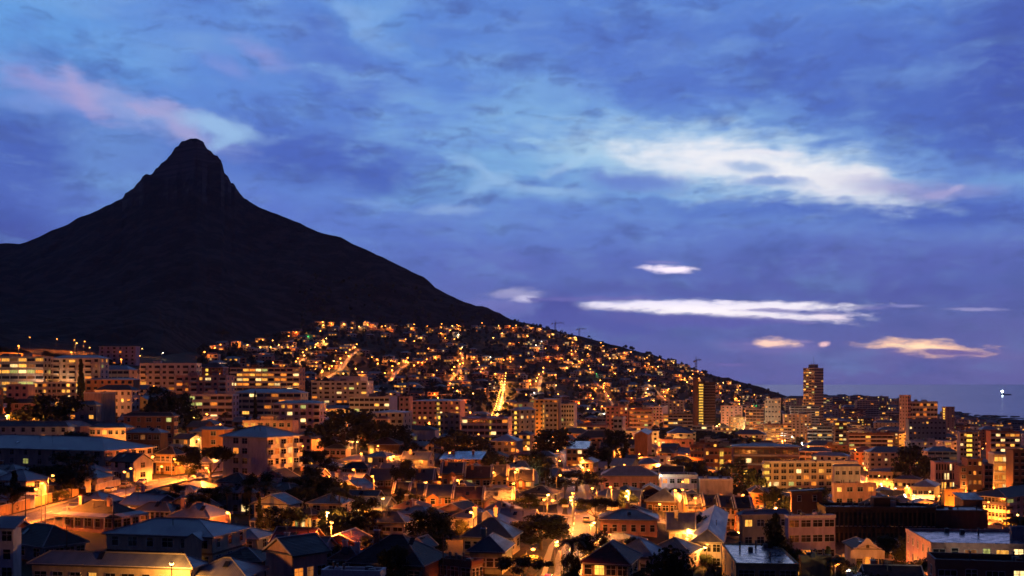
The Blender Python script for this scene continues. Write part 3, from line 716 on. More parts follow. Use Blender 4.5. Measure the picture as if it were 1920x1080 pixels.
# ------------------------------------------------------------------ trees
def crown_mesh(kind, seed, q=1500):
    r = random.Random(seed); b = MB(); cl = []
    if kind == 'round':
        for i in range(17):
            t = r.random()*6.283; z = r.uniform(.30, .88); rr = math.sqrt(max(.02, 1-((z-.55)/.5)**2))*.34*r.uniform(.4, 1.1)
            cl.append((rr*math.cos(t), rr*math.sin(t), z, r.uniform(.11, .2), .8))
    elif kind == 'wide':
        for i in range(22):
            t = r.random()*6.283; rr = r.uniform(.1, .62); z = .62+.22*(1-rr)+r.uniform(-.06, .06)
            cl.append((rr*math.cos(t), rr*math.sin(t), z, r.uniform(.12, .2), .5))
    elif kind == 'tall':
        for i in range(20):
            t = r.random()*6.283; z = r.uniform(.08, .95); rr = .10*(1.05-z)*r.uniform(.2, 1.2)
            cl.append((rr*math.cos(t), rr*math.sin(t), z, .03+.09*(1.02-z)*r.uniform(.8, 1.2), 1.5))
    elif kind == 'norfolk':
        for i in range(13):
            z = .14+.065*i; L = .26*(1.05-z)
            for j in range(7):
                t = j/7*6.283+i*.5
                for s in (.4, .75, 1.): cl.append((L*s*math.cos(t), L*s*math.sin(t), z-.02*s, .035, .4))
    elif kind == 'bush':
        for i in range(14):
            t = r.random()*6.283; rr = r.uniform(0, .42); z = r.uniform(.2, .75)*(1-rr*.6)
            cl.append((rr*math.cos(t), rr*math.sin(t), z, r.uniform(.14, .24), .8))
    per = max(3, q//len(cl)); base = .022 if kind != 'norfolk' else .013
    s0 = base*(1500/q)**.5*1.3
    for (x, y, z, rr, sq) in cl:
        for i in range(per):
            t, c = r.random()*6.283, r.uniform(-1, 1); sn = math.sqrt(1-c*c); d = Vector((sn*math.cos(t), sn*math.sin(t), c))
            p = Vector((x, y, z))+Vector((d.x*rr, d.y*rr, d.z*rr*sq))*r.uniform(.55, 1.12)
            n = (d+Vector((r.gauss(0,.5), r.gauss(0,.5), r.gauss(0,.5)))).normalized(); a = n.orthogonal().normalized(); c2 = n.cross(a)
            an = r.random()*6.283; a, c2 = a*math.cos(an)+c2*math.sin(an), c2*math.cos(an)-a*math.sin(an); s = s0*r.uniform(.6, 1.5)
            b.face([p-a*s-c2*s*.6, p+a*s-c2*s*.5, p+a*s*.7+c2*s*.7, p-a*s*.8+c2*s*.6], LEAF)
    return b.mesh('crown')
def trunk_mesh(kind, seed):
    r = random.Random(seed+99); b = MB(); top = {'round': .55, 'wide': .6, 'tall': .5, 'norfolk': .97, 'bush': .3}[kind]
    w = .028 if kind != 'norfolk' else .016
    b.cyl((0,0,-.06), (.01,.0,top*.5), w, w*.75, BARK, 7, False); b.cyl((.01,0,top*.5), (0,.01,top), w*.75, w*.35, BARK, 7)
    if kind in ('round', 'wide', 'bush'):
        for i in range(6):
            t = i/6*6.283+r.random(); L = .28 if kind == 'round' else .45
            b.cyl((.005,0,top*.5+.03*i*top), (L*math.cos(t), L*math.sin(t), top*.95+r.uniform(0,.15)), w*.45, w*.14, BARK, 5)
    return b.mesh('trunk')
def palm_mesh(seed):
    r = random.Random(seed); b = MB()
    for i in range(26):
        t = i*2.399; up = r.uniform(-.3, 1.1); L = r.uniform(.28, .36); px_, pz = 0., 0.; ang = up
        for s in range(7):
            nx, nz = px_+L/7*math.cos(ang), pz+L/7*math.sin(ang); wd = .035*(1-(s/7)**2)+.006
            ca, sa = math.cos(t), math.sin(t)
            for sg in (-1, 1):
                for k in range(3):
                    f0, f1 = k/3, (k+.55)/3; ax, az = px_+(nx-px_)*f0, pz+(nz-pz)*f0; bx, bz = px_+(nx-px_)*f1, pz+(nz-pz)*f1
                    P = lambda u, v, z: (u*ca-v*sa, u*sa+v*ca, .93+z)
                    b.face([P(ax,0,az), P(bx,0,bz), P(bx+.02, sg*wd*1.5, bz-.03), P(ax+.02, sg*wd*1.5, az-.03)], LEAF)
            px_, pz = nx, nz; ang -= .30
    c = b.mesh('fronds'); b = MB(); b.cyl((0,0,-.05),(.01,0,.5),.022,.017,BARK,8,False); b.cyl((.01,0,.5),(0,0,.95),.017,.02,BARK,8)
    return c, b.mesh('trunk')
TREES = {}
def tree_kit(kind, seed, q):
    k = (kind, seed, q)
    if k not in TREES: TREES[k] = (crown_mesh(kind, seed, q), trunk_mesh(kind, seed)) if kind != 'palm' else palm_mesh(seed)
    return TREES[k]
TNAME = {'round': ('leafy_tree', 'tree', 'round dark leafy tree'), 'wide': ('umbrella_pine', 'pine tree', 'spreading flat-topped umbrella pine'), 'tall': ('cypress_tree', 'tree', 'narrow dark cypress'), 'norfolk': ('norfolk_pine', 'pine tree', 'tiered pointed norfolk pine'), 'palm': ('palm_tree', 'palm', 'shaggy-headed dark palm'), 'bush': ('garden_bush', 'bush', 'low rounded dark bush')}
def nearest_ref(px, Y):
    return min(AUTH, key=lambda a: ((a[0]-px)/60)**2+(math.log(a[1]/Y)*9)**2)
LABN = {}
def label_tail(px, Y):
    a = nearest_ref(px, Y); rel = 'behind' if Y > a[1]*1.06 else ('in front of' if Y < a[1]*.94 else 'beside')
    return rel+' '+a[2]
def tree(kind, x, y, h, seed=0, label=None, group=None, z=None, sx=1.):
    q = 4200 if y < 420 else (1200 if y < 800 else 260)
    if kind != 'palm': seed = seed % 4
    cr, tr = tree_kit(kind, seed % 3 if kind == 'palm' else seed, q if kind != 'palm' else 0)
    nm, cat, ds = TNAME[kind]
    root = obj(nm, None, None, (x, y, (gz(x, y) if z is None else z)-.2), R.random()*6.28); root.scale = (h*sx, h*sx, h)
    if label is None:
        label = f"{'large' if h > 12 else 'small' if h < 7 else ''} {ds} {label_tail(wpx(x, y), y)}"
    tag(root, label, cat, group or f'{cat}s among the houses')
    obj('trunk', tr, root); obj('crown' if kind != 'palm' else 'fronds', cr, root)
    return root
# ------------------------------------------------------------------ street lamps
LM = {}
def lamp_parts(h, arm, glowk, s):
    k = (round(h), round(arm, 1), glowk, s)
    if k in LM: return LM[k]
    b = MB(); b.cyl((0,0,-.5), (0,0,h), .11*max(1, s*.6), .07*max(1, s*.6), POLE, 7); b.cyl((0,0,h-.05), (arm,0,h+.25), .05*max(1, s*.6), .04*max(1, s*.6), POLE, 6); p = b.mesh('pole')
    b = MB(); b.box(arm-.45*s, arm+.3*s, -.17*s, .17*s, h+.18, h+.34, POLE); hd = b.mesh('lamp_head')
    b = MB(); b.ball((arm-.08, 0, h+.12), .24*s, LAMPG[glowk], 10, 6, .7); g = b.mesh('lamp_glass')
    LM[k] = (p, hd, g); return LM[k]
LC = {'sodium': (1, .225, .022), 'yellow': (1, .37, .06), 'white': (1, .85, .6), 'green': (.2, 1, .3)}
NL = [0]; LP = 3.1
LD = {}
def lamp(x, y, label, h=8., arm=1.6, rz=None, k='sodium', P=1400, light=True, s=1., group='street lamps glowing over the town', z=None, name='street_lamp', omni=False):
    if name != 'street_lamp': omni = True
    s = s*1.35; p, hd, g = lamp_parts(h, arm, k, s)
    root = obj(name, None, None, (x, y, gz(x, y) if z is None else z), R.random()*6.28 if rz is None else rz); tag(root, label, 'street lamp', group)
    obj('pole', p, root); hh = obj('lamp_head', hd, root); obj('lamp_glass', g, hh)
    if light:
        key = (k, round(P), omni); NL[0] += 1
        if key not in LD:
            l = bpy.data.lights.new('lamp_light', 'POINT' if omni else 'SPOT'); l.energy = P*(LP*.85 if omni else LP*2.); l.color = LC[k]; l.shadow_soft_size = .35; LD[key] = l
            if not omni: l.spot_size = rad(166); l.spot_blend = .3
        o = obj('lamp_light', LD[key], hh, (round(arm, 1)-.08, 0, round(h)-.45))
    return root
def lamp_at(px, py, label, h=8., Y=None, **k):
    """lamp whose head stands at this point of the view: find the distance at which it is h above the ground"""
    if Y is None:
        y = 150.
        while y < 3000:
            if H0+(CY-py)/F*y-T(px, y) <= h: break
            y *= 1.01
        Y = y
    x = (px-CX)/F*Y
    return lamp(x, Y, label, h=h, arm=.8, name='street_lamp' if h > 5 else 'garden_lamp', **k)
# ------------------------------------------------------------------ cars
CARM = {}
def car(x, y, rz, colour, label, z=None):
    if colour not in CARM:
        pm = plain('car_paint_'+colour, {'white': (.7,.7,.7), 'silver': (.4,.41,.43), 'dark': (.03,.03,.04), 'red': (.3,.02,.02), 'blue': (.04,.07,.2)}[colour], .25, .2); b = MB()
        prof = [(-2.1,.35),(-2.15,.75),(-1.95,.95),(-1.2,1.0),(-.7,1.0),(.95,1.0),(1.9,.9),(2.1,.7),(2.12,.35)]
        for i in range(len(prof)-1):
            (a, za), (c, zc) = prof[i], prof[i+1]; b.face([(a,-.85,za),(c,-.85,zc),(c,.85,zc),(a,.85,za)][::-1], pm)
        for s in (-1, 1): b.face([(p[0], s*.85, p[1]) for p in (prof if s < 0 else prof[::-1])], pm)
        b.face([(-2.1,-.85,.35),(2.12,-.85,.35),(2.12,.85,.35),(-2.1,.85,.35)], pm)
        b.hexa([(-1.3,-.66,1.42),(.35,-.66,1.42),(.35,.66,1.42),(-1.3,.66,1.42),(-1.2,-.6,1.48),(.25,-.6,1.48),(.25,.6,1.48),(-1.2,.6,1.48)], pm)
        body = b.mesh('body', False); b = MB()
        b.hexa([(-1.9,-.8,.97),(1.0,-.8,.99),(1.0,.8,.99),(-1.9,.8,.97),(-1.3,-.64,1.42),(.35,-.64,1.42),(.35,.64,1.42),(-1.3,.64,1.42)], PANE['dark']); glass = b.mesh('window')
        b = MB(); b.cyl((0,-.1,0),(0,.1,0),.32,.32,IRON,14); b.cyl((0,-.12,0),(0,.12,0),.18,.18,POLE,10); wh = b.mesh('wheel')
        b = MB(); b.box(-.03,.03,-.2,.2,-.07,.07, TRIM); hl = b.mesh('headlight'); b = MB(); b.box(-.03,.03,-.18,.18,-.08,.08, plain('tail_red', (.4,.01,.01))); tl = b.mesh('tail_light')
        CARM[colour] = (body, glass, wh, hl, tl)
    body, glass, wh, hl, tl = CARM[colour]
    root = obj('parked_car', None, None, (x, y, gz(x, y)+.16 if z is None else z), rz); tag(root, label, 'car', 'cars parked in the streets')
    obj('body', body, root); obj('window', glass, root)
    for sx in (-1.3, 1.35):
        for sy in (-.78, .78): obj('wheel', wh, root, (sx, sy, .32))
    for sy in (-.6, .6): obj('headlight', hl, root, (2.13, sy, .68)); obj('tail_light', tl, root, (-2.15, sy, .78))
    return root
# ------------------------------------------------------------------ roads
ROADS = []
def road(name, pts, w, label, mark_=True, pave=True, walk=1.8):
    """pts in world x,y"""
    P = []
    for i in range(len(pts)-1):
        (x0, y0), (x1, y1) = pts[i], pts[i+1]; n = max(1, int(math.hypot(x1-x0, y1-y0)/5))
        for k in range(n): P.append((x0+(x1-x0)*k/n, y0+(y1-y0)*k/n))
    P.append(pts[-1])
    for _ in range(3): P = [P[0]]+[((P[i-1][0]+P[i][0]*2+P[i+1][0])/4, (P[i-1][1]+P[i][1]*2+P[i+1][1])/4) for i in range(1, len(P)-1)]+[P[-1]]
    ROADS.append((P, w))
    for p in P: mark(p[0], p[1], w/2+(1.5 if pave else .5))
    def ribbon(o0, o1, lift, m, bb, dash=None, thick=0):
        for i in range(len(P)-1):
            if dash and (i % 2): continue
            q = []
            for (a, c) in ((P[i], P[i+1]),):
                dx, dy = c[0]-a[0], c[1]-a[1]; L = math.hypot(dx, dy) or 1; nx, ny = -dy/L, dx/L
                j = min(len(P)-2, i+1); ex, ey = P[j+1][0]-P[j][0], P[j+1][1]-P[j][1]; L2 = math.hypot(ex, ey) or 1; mx, my = -ey/L2, ex/L2
                for (p, n_, m_) in ((a, nx, ny), (c, mx, my)):
                    for o in (o0, o1):
                        gx, gy = p[0]+n_*o, p[1]+m_*o; q.append((gx, gy, gz(p[0], p[1])+lift))
            f = [q[0], q[2], q[3], q[1]]
            if thick: bb.hexa([(v[0], v[1], v[2]-thick) for v in f]+f, m)
            else: bb.face(f, m)
    bb = MB(); ribbon(-w/2, w/2, .16, ASPH, bb); tag(obj('road', bb.mesh('road')), label, None, None, 'structure')
    if mark_:
        bb = MB(); ribbon(-.1, .1, .17, PAINT, bb, True); tag(obj('road_marking', bb.mesh('marking')), 'dashed white centre line on '+label, None, None, 'structure')
    if pave:
        for s in (-1, 1):
            bb = MB(); ribbon(s*w/2, s*(w/2+walk), .29, PAVE, bb, None, .5); tag(obj('pavement', bb.mesh('pavement')), 'raised pavement along '+label, None, None, 'structure')
    return P
def road_px(name, pts, w, label, **k):
    out = []
    for (px, v) in pts:
        Y = v if v > 1081 or v < 0 or k.get('isY') else hit(px, v)
        Y = abs(Y); out.append(((px-CX)/F*Y, Y))
    k.pop('isY', None)
    return road(name, out, w, label, **k)
# ------------------------------------------------------------------ streets
Yk = dict(isY=True)
def RY(label, pts, w, **k): return road('road', [((px-CX)/F*y, y) for px, y in pts], w, label, **k)
r1 = RY('the curved street below the long blue-roofed block', [(-260,175),(0,230),(80,249),(150,272),(215,296),(270,316),(330,336),(400,352),(480,372),(560,395),(640,425)], 7.5)
r2 = RY('the street running away between gardens in the middle', [(1035,150),(1060,190),(1075,258),(1080,300),(1078,350),(1070,420),(1062,500),(1050,620)], 6.6)
r3 = RY('the bright street on the seaward side', [(1560,760),(1600,660),(1640,580),(1690,500),(1750,440),(1830,392),(1900,352),(1990,318)], 13)
r4 = RY('the main road toward the bright square', [(1370,1600),(1395,1350),(1440,1050),(1490,860),(1545,760)], 14)
r5 = RY('the steep glowing street climbing the hillside', [(918,740),(926,850),(932,980),(938,1150),(943,1350),(945,1440)], 3.6, walk=.5)
r6 = RY('the lane before the small gabled terraces', [(650,292),(760,288),(900,284),(1000,281),(1064,276)], 5)
r7 = RY('the lane before the two-storey balcony terrace', [(1092,288),(1180,283),(1300,278),(1420,274),(1545,270)], 5)
r8 = RY('the cross street behind the first roofs', [(655,440),(760,420),(900,408),(1060,402),(1250,402),(1400,400)], 7)
r9 = RY('the cross street before the apartment blocks', [(560,590),(800,575),(1050,570),(1280,590),(1500,640)], 8)
r10 = RY('the upper street under the dark mountain', [(-160,700),(0,712),(150,728),(260,742),(420,810),(520,880)], 9)
r11 = RY('the floodlit alley below the upper blocks', [(-80,560),(60,548),(160,540),(300,548),(420,570),(520,600)], 6)
b = MB(); pz = [(1352,985),(1440,960),(1452,1190),(1372,1235)]; b.face([((p-CX)/F*y, y, min(gz((q-CX)/F*v, v) for q, v in pz)*0+gz((p-CX)/F*y, y)+.35) for p, y in pz], PAVE); tag(obj('pavement', b.mesh('plaza')), 'floodlit open paving of the bright square', None, None, 'structure'); mark((1400-CX)/F*1090, 1090, 26)
HR = []
for lb, pts in [('the hillside lane of orange lamps furthest to the mountain side', [(545,694),(575,668),(612,643)]), ('the broad lit lane above the cream apartments', [(600,716),(640,690),(656,668),(670,655)]),
    ('the forked lane in mid slope', [(724,718),(744,695),(768,680)]), ('the lane below the bright roadside houses', [(838,718),(856,700),(865,680),(866,660)]),
    ('the short steep lane beside the brightest street', [(1008,735),(1013,705),(1020,690)]), ('the lane slanting down toward the brown tower', [(1108,712),(1130,730),(1142,752),(1152,768)]),
    ('the lane curling behind the brown tower', [(1208,716),(1238,742),(1262,765)]), ('the top street under the dark slope', [(470,652),(560,634),(700,622),(850,613),(955,613)]),
    ('the second contour street', [(700,652),(850,645),(960,640),(1120,648),(1205,668)]), ('the third contour street', [(640,700),(800,690),(960,688),(1150,700),(1330,738)]),
    ('the contour street low on the slope', [(960,662),(1100,670),(1250,700),(1400,738)])]:
    P = []
    for (px, py) in pts:
        y = hit(px, py, 700)
        if y: P.append(((px-CX)/F*y, y))
    if len(P) > 1: HR.append((road('road', P, 7, lb, mark_=False, pave=False), lb))

AUTHBOX += [(1345,1400,778,1350,812),(1400,1440,780,1250,818),(1440,1480,800,1100,835),(1480,1512,815,900,862),(925,948,700,1500,770),(0,60,958,238,985),(60,150,930,262,965),(150,230,912,290,945),(230,300,905,315,925),(330,415,893,345,915),(1055,1100,935,290,960),(1050,1105,960,250,1000),(1045,1085,1000,210,1080),(1625,1660,880,560,905),(1660,1700,895,500,925),(1700,1755,915,445,945),(1860,1895,965,360,990)]
AUTHBOX = [(a, b_, c, d, e) for a, b_, c, d, e in AUTHBOX]
# ------------------------------------------------------------------ landmark buildings, left
w = lambda n=None, **k: dict(n=n, **k)
V = lambda sd, d=2.2, h=2.7, rc='grey': ('veranda', sd, d, h, rc)
B('the big blue hip-roofed house', 'house', 'large cream two-storey house with wide blue hipped metal roof and brown belt course', 200, 398, 462, 1008, 186, 14, wall='cream', roof='hip', rc='blue', rh=2.2, f=w(6, lit=.12, fl=2), r=w(3, lit=0, fl=2), extra=[('belt', 2.7), ('frontgable', 7.2, 3.2, 1.4)])
B('the low house at the bottom edge', 'house', 'low orange-lit house with blue hipped roof along the bottom edge, lamp at its corner', 60, 358, 380, 1066, 165, 10, wall='cream', rc='blue', rh=2.4, f=w(9, lit=.05, fl=1), r=w(1, lit=0))
B('the pink gabled cottage', 'cottage', 'small pink cottage showing a blank gable end, dark roof running back', 499, 549, 613, 1040, 172, 42, wall='pink', roof='gable', ridge='y', rc='dark', rh=2.1, r=w(3, lit=.3, fl=1))
B('the black-roofed white house', 'house', 'white two-storey house under a broad black hipped roof', 6, 82, 160, 1027, 188, 38, wall='grey', rc='char', rh=4.2, f=w(3, lit=0), r=w(4, lit=.05))
B('the colonnaded veranda house', 'house', 'pink-lit house with wraparound columned veranda and dark hipped roof', 118, 212, 262, 973, 226, 24, wall='pink', rc='char', rh=3.6, f=w(5, lit=0, fl=1, h=2.0), r=w(3, lit=0, fl=1), chim=2, extra=[V('f', 2.4, 3.6, 'grey'), V('r', 2.4, 3.6, 'grey')])
B('the edge house with the red window', 'house', 'blue-white two-storey house cut by the frame edge, one warm window', -70, 25, 40, 992, 172, 6, wall='white', rc='blue', roof='skillion', rh=1.5, f=w(4, lit=.25))
B('the pyramid-roofed mauve villa', 'house', 'mauve villa with tall dark pyramid roof and narrow shuttered windows', 254, 318, 338, 962, 240, 14, wall='lilac', rc='slate', rh=5.4, f=w(7, w=.8, lit=0, h=1.9))
B('the faint-lit blue-roofed cottage', 'cottage', 'pinkish cottage with overlapping blue roofs and chimney, dim windows', 318, 392, 430, 972, 218, 16, wall='pink', rc='blue', rh=2.6, f=w(3, lit=.4), chim=1)
B('the white gable-fronted house', 'house', 'white house with broad low gable and dark porch roof among palms', 477, 540, 562, 946, 238, 18, wall='white', roof='gable', ridge='y', rc='slate', rh=1.8, f=w(4, lit=.3), extra=[V('f', 2, 2.6, 'dark')])
B('the glowing veranda house', 'house', 'house with a warm-lit glazed veranda behind black trees', 548, 584, 600, 966, 236, 30, wall='brown', rc='char', rh=1.6, f=w(6, lit=1, fl=1, w=1.0, h=1.9), r=w(2, lit=.6))
B('the tall cream apartment block', 'apartments', 'tall cream apartment block with blank side wall, balconies and blue hipped roof', 418, 501, 561, 821, 300, 30, wall='white', rc='blue', rh=2.9, ov=.9, f=w(5, lit=.1, fl=6, skip=[(a, c) for a in range(6) for c in (0, 3, 4)], w=1.9), r=w(5, st='bal', lit=.28, fl=6), chim=0)
B('the low yard house before the cream block', 'cottage', 'blue-grey cottage tucked beneath the tall cream apartment block', 395, 470, 480, 925, 262, 10, wall='grey', rc='blue', rh=2.4, f=w(4, lit=.1))
B('the long blue-roofed block', 'apartments', 'long three-storey apartment block with blue hipped roof, orange-lit by the street', -90, 196, 287, 846, 333, 22, wall='cream', rc='blue', rh=3.6, f=w(11, lit=.12, fl=3), r=w(6, st='bal', lit=.05, fl=3), ov=.9)
B('the orange balcony house', 'house', 'orange-lit house with two verandas beside the long blue-roofed block', 292, 328, 346, 853, 350, 16, wall='ochre', rc='char', rh=2.4, f=w(4, lit=.1), extra=[('balrow', 'f', 1.8, 4.)])
B('the floodlit terrace house', 'house', 'orange floodlit house with pale lower wall above the dark roofs', 232, 326, 334, 781, 432, 6, wall='orange', rc='char', rh=1.6, f=w(5, lit=.1), r=w(2, lit=0))
B('the long pale house', 'house', 'long pale two-storey house with small dark windows on the left slope', -40, 128, 140, 801, 402, 5, wall='white', rc='slate', rh=2.2, f=w(9, lit=.1, w=1.3))
B('the blue-gabled annex', 'cottage', 'pink-lit annex with one bright blue roof slope beside the long pale house', 108, 150, 170, 800, 412, 30, wall='pink', rc='blue', rh=2.2, f=w(2, lit=0))
B('the twin hipped pink house', 'house', 'pink house with two small hipped roofs and one glowing porch', 168, 236, 250, 803, 400, 10, wall='pink', rc='slate', rh=1.8, f=w(6, lit=.25))
B('the brown garden annex', 'house', 'brown-walled house with hipped blue roof behind the long blue-roofed block', 236, 300, 315, 812, 388, 12, wall='brown', rc='blue', rh=1.6, f=w(5, lit=.1))
B('the white corner house on the slope', 'house', 'white house under a dark hipped roof, windows on its plain front', 178, 247, 262, 732, 525, 8, wall='white', rc='char', rh=2.6, f=w(6, lit=.25, w=1.2), r=w(2, lit=0))
B('the blank cube house', 'house', 'blank orange-lit cube house with a flat roof on the left slope', 157, 190, 217, 737, 492, 35, wall='cream', roof='flat', rc='grey', rh=.4)
B('the pink house over the pyramid roof', 'house', 'pink-lit upright house with a lamp before it on the left slope', 12, 52, 66, 722, 528, 10, wall='pink', roof='flat', rc='grey', rh=.4, f=w(3, lit=.1))
B('the dark pyramid-roofed house', 'house', 'low house with a dark pyramid roof against bright walls', 20, 88, 100, 757, 470, 10, wall='pink', rc='char', rh=2.6, f=w(3, lit=.2))
B('the dark-roofed hollow house', 'house', 'small house with a dark hipped roof and one lit window under trees', 128, 180, 190, 760, 470, 10, wall='grey', rc='slate', rh=2., f=w(3, lit=.4))
B('the floodlit long annex', 'house', 'long floodlit yellow-green annex with garage doors facing an alley', 62, 150, 158, 718, 548, 4, wall='cream', roof='flat', rc='grey', rh=.5, f=w(10, lit=.35))
B('the lit banded block', 'apartments', 'grey apartment block with a long glowing window band at the left edge', -60, 82, 96, 670, 566, 8, wall='grey', roof='flat', rc='blue', rh=.6, f=w(9, st='strip', lit=.62), r=w(2, lit=.1))
B('the purple-roofed upper block', 'apartments', 'four-storey grey apartment block with purple-blue hipped roof and few lit windows', 98, 188, 204, 672, 572, 10, wall='pale', rc='blue', rh=1.8, f=w(6, lit=.12, st='bal'), r=w(2, lit=.3), ov=1.)
B('the lower purple roof', 'house', 'low orange-lit building with a flat purple roof below the upper block', 160, 250, 262, 712, 552, 10, wall='orange', rc='grey', rh=1., f=w(7, lit=.1))
B('the flat-topped blue building', 'building', 'long low building with a flat blue roof high on the left', 186, 254, 262, 650, 800, 4, wall='lilac', roof='slab', rc='blue', f=w(6, lit=.15))
B('the white modern block', 'apartments', 'white modern flat-roofed apartment block with tiers of dark balconies', 262, 368, 378, 683, 645, 6, wall='white', roof='flat', rc='grey', rh=.7, f=w(8, st='bal', lit=.12), r=w(2, lit=0))
B('the stepped pink apartments', 'apartments', 'pinkish apartment block stepping down in front of the white modern block', 330, 424, 440, 706, 596, 8, wall='pink', roof='flat', rc='grey', rh=.7, f=w(7, st='bal', lit=.2), r=w(2, lit=.1))
B('the mauve balcony flats', 'apartments', 'mauve apartments with long balcony bands behind dark trees', 352, 436, 448, 741, 545, 6, wall='lilac', roof='flat', rc='grey', rh=.6, f=w(6, st='band', lit=.15), r=w(2, lit=0))
B('the orange banded flats', 'apartments', 'long orange flat-roofed apartments with rows of glowing window bands', 432, 561, 572, 690, 690, 4, wall='orange', roof='flat', rc='grey', rh=.5, f=w(11, st='band', lit=.42), r=w(2, lit=0))
B('the cream blue-roofed flats', 'apartments', 'cream apartments with a long blue hipped roof below the orange banded flats', 440, 564, 578, 737, 575, 6, wall='cream', rc='blue', rh=2.2, f=w(9, lit=.15, st='strip'), r=w(2, lit=0))
B('the mauve hip-roofed flats', 'apartments', 'mauve apartment block partly behind the tall cream block, balconies at one end', 512, 600, 612, 757, 520, 8, wall='lilac', rc='slate', rh=1.6, f=w(7, lit=.15, st='bal'), r=w(2, lit=.2))
B('the tall-screened pink house', 'house', 'low pink building behind the tall cream block with a lit white awning', 455, 548, 560, 790, 450, 4, wall='pink', roof='flat', rc='grey', rh=.4, f=w(7, lit=.1))
B('the blue-roofed row house', 'house', 'long low house with plain orange wall and blue roof beside black trees', 378, 422, 436, 806, 392, 12, wall='orange', rc='blue', rh=1.2, f=w(1, lit=0))
B('the white penthouse flats', 'apartments', 'white-framed apartments with a glowing penthouse and lit squares', 584, 688, 700, 716, 800, 5, wall='white', roof='flat', rc='grey', rh=.6, f=w(9, st='bal', lit=.3), r=w(2, lit=.2))
B('the penthouse above the white flats', 'house', 'flat-roofed penthouse-like house with one glowing band of windows', 626, 676, 690, 706, 860, 5, wall='white', roof='slab', rc='grey', f=w(5, st='strip', lit=.9, fl=2))
B('the low banded house', 'apartments', 'long low building with white floor bands below the white penthouse flats', 655, 730, 745, 745, 700, 5, wall='white', roof='flat', rc='grey', rh=.4, f=w(8, st='band', lit=.2))
B('the narrow pale tower', 'apartments', 'narrow pale tower with one column of small dark windows', 748, 768, 774, 745, 660, 10, wall='pink', roof='flat', rc='grey', rh=.4, f=w(2, lit=.05))
B('the long brown-roofed flats', 'apartments', 'long pink-walled flats with lit stair windows in the middle distance', 772, 862, 872, 752, 700, 4, wall='pink', rc='slate', rh=1.2, f=w(9, lit=.2, stair=(.55, 1.6)))
B('the yellow-walled flats', 'apartments', 'yellow-lit building with dark windows and long eaves behind the black trees', 694, 756, 772, 774, 565, 10, wall='cream', rc='blue', rh=1.2, f=w(5, lit=0), r=w(2, lit=0))
B('the small pink tower house', 'house', 'small pink tower house in front of the yellow-walled flats', 704, 726, 732, 786, 500, 15, wall='pink', rc='red', rh=1.4, f=w(2, lit=.2), r=w(1, lit=.2))
B('the grey side-lit block', 'apartments', 'grey block with a yellow lit stair edge', 818, 822, 862, 777, 610, 78, wall='grey', roof='flat', rc='slate', rh=.5, f=dict(st='w', n=1, lit=.9, w=.7), r=w(4, lit=.05, stair=(.04, 1.)))
B('the white-parapet flats', 'apartments', 'orange-lit flats with a bright white parapet and lit stair strip', 866, 952, 960, 785, 595, 4, wall='pink', roof='flat', rc='silver', rh=.6, f=w(8, lit=.15, st='band', stair=(.62, .9)), r=w(1, lit=0))
B('the twin-stair tower', 'apartments', 'narrow grey tower with a yellow zigzag stairwell and blue hipped roof', 958, 974, 1004, 769, 640, 40, wall='grey', rc='blue', rh=1.6, f=w(2, lit=0, stair=(.55, 1.8)), r=w(3, lit=.2), ov=.8)
B('the grey flats behind the twin-stair tower', 'apartments', 'grey flats with warm rooftop lights behind the twin-stair tower', 962, 990, 1000, 757, 720, 12, wall='grey', roof='flat', rc='grey', f=w(3, lit=.4))
B('the olive flats', 'apartments', 'olive-yellow apartment block with a row of rooftop lights', 994, 1046, 1052, 750, 760, 4, wall='ochre', roof='flat', rc='slate', rh=.6, f=w(6, lit=.2))
B('the green-striped tower', 'apartments', 'grey block with a tall yellow-green lit stair strip', 1017, 1022, 1045, 757, 700, 74, wall='grey', roof='flat', rc='grey', f=w(1, lit=0, stair=(.5, 1.6)), r=w(3, lit=.1))
B('the white grid-windowed block', 'apartments', 'small white block with a grid of tiny windows', 1052, 1076, 1082, 759, 770, 8, wall='white', roof='flat', rc='grey', f=w(5, lit=.1, w=1.2))
B('the pale mid block', 'apartments', 'pale narrow block rising from dark trees in mid view', 1150, 1167, 1173, 785, 610, 12, wall='pale', roof='flat', rc='grey', f=w(2, lit=0))
B('the blue awning building', 'apartments', 'low apartments with a long bright blue roof edge', 1136, 1178, 1188, 764, 850, 5, wall='pink', roof='flat', rc='silver', f=w(5, lit=.2))
B('the lit window strip flats', 'apartments', 'wide flats with a strip of yellow windows, mid right', 1180, 1222, 1232, 770, 830, 5, wall='orange', roof='flat', rc='grey', f=w(6, lit=.4, st='band'))

# ------------------------------------------------------------------ towers and blocks, right
B('the brown tower', 'tower', 'tall dark brown tower with a full-height column of yellow stair lights', 1302, 1309, 1341, 719, 1125, 76, wall='umber', roof='flat', rc='dark', rh=1.2, f=dict(st='none'), r=w(3, lit=.03, st='strip', fl=19, stair=(.17, 4.6), h=1.2))
B('the lift shaft', 'tower', 'slim dark lift-shaft tower standing against the brown tower', 1302, 1303, 1309, 709, 1120, 76, W=5, wall='brown', roof='flat', rc='dark', rh=.4, f=dict(st='none'))
B('the seaside tower', 'tower', 'tallest orange-brown tower block by the sea with lit zigzag windows and rooftop mast', 1506, 1527, 1544, 691, 1500, 42, wall='cream', roof='flat', rc='slate', rh=1., f=w(4, lit=.42, st='w', w=3.4, fl=22, h=1.5), r=w(4, lit=.04, fl=22, w=2.2, st='strip'))
B('the cream seaward block', 'apartments', 'cream high block with lit windows left of the seaside tower', 1434, 1464, 1474, 749, 1240, 12, wall='cream', roof='flat', rc='grey', rh=.8, f=w(5, lit=.3, fl=8), r=w(2, lit=.2))
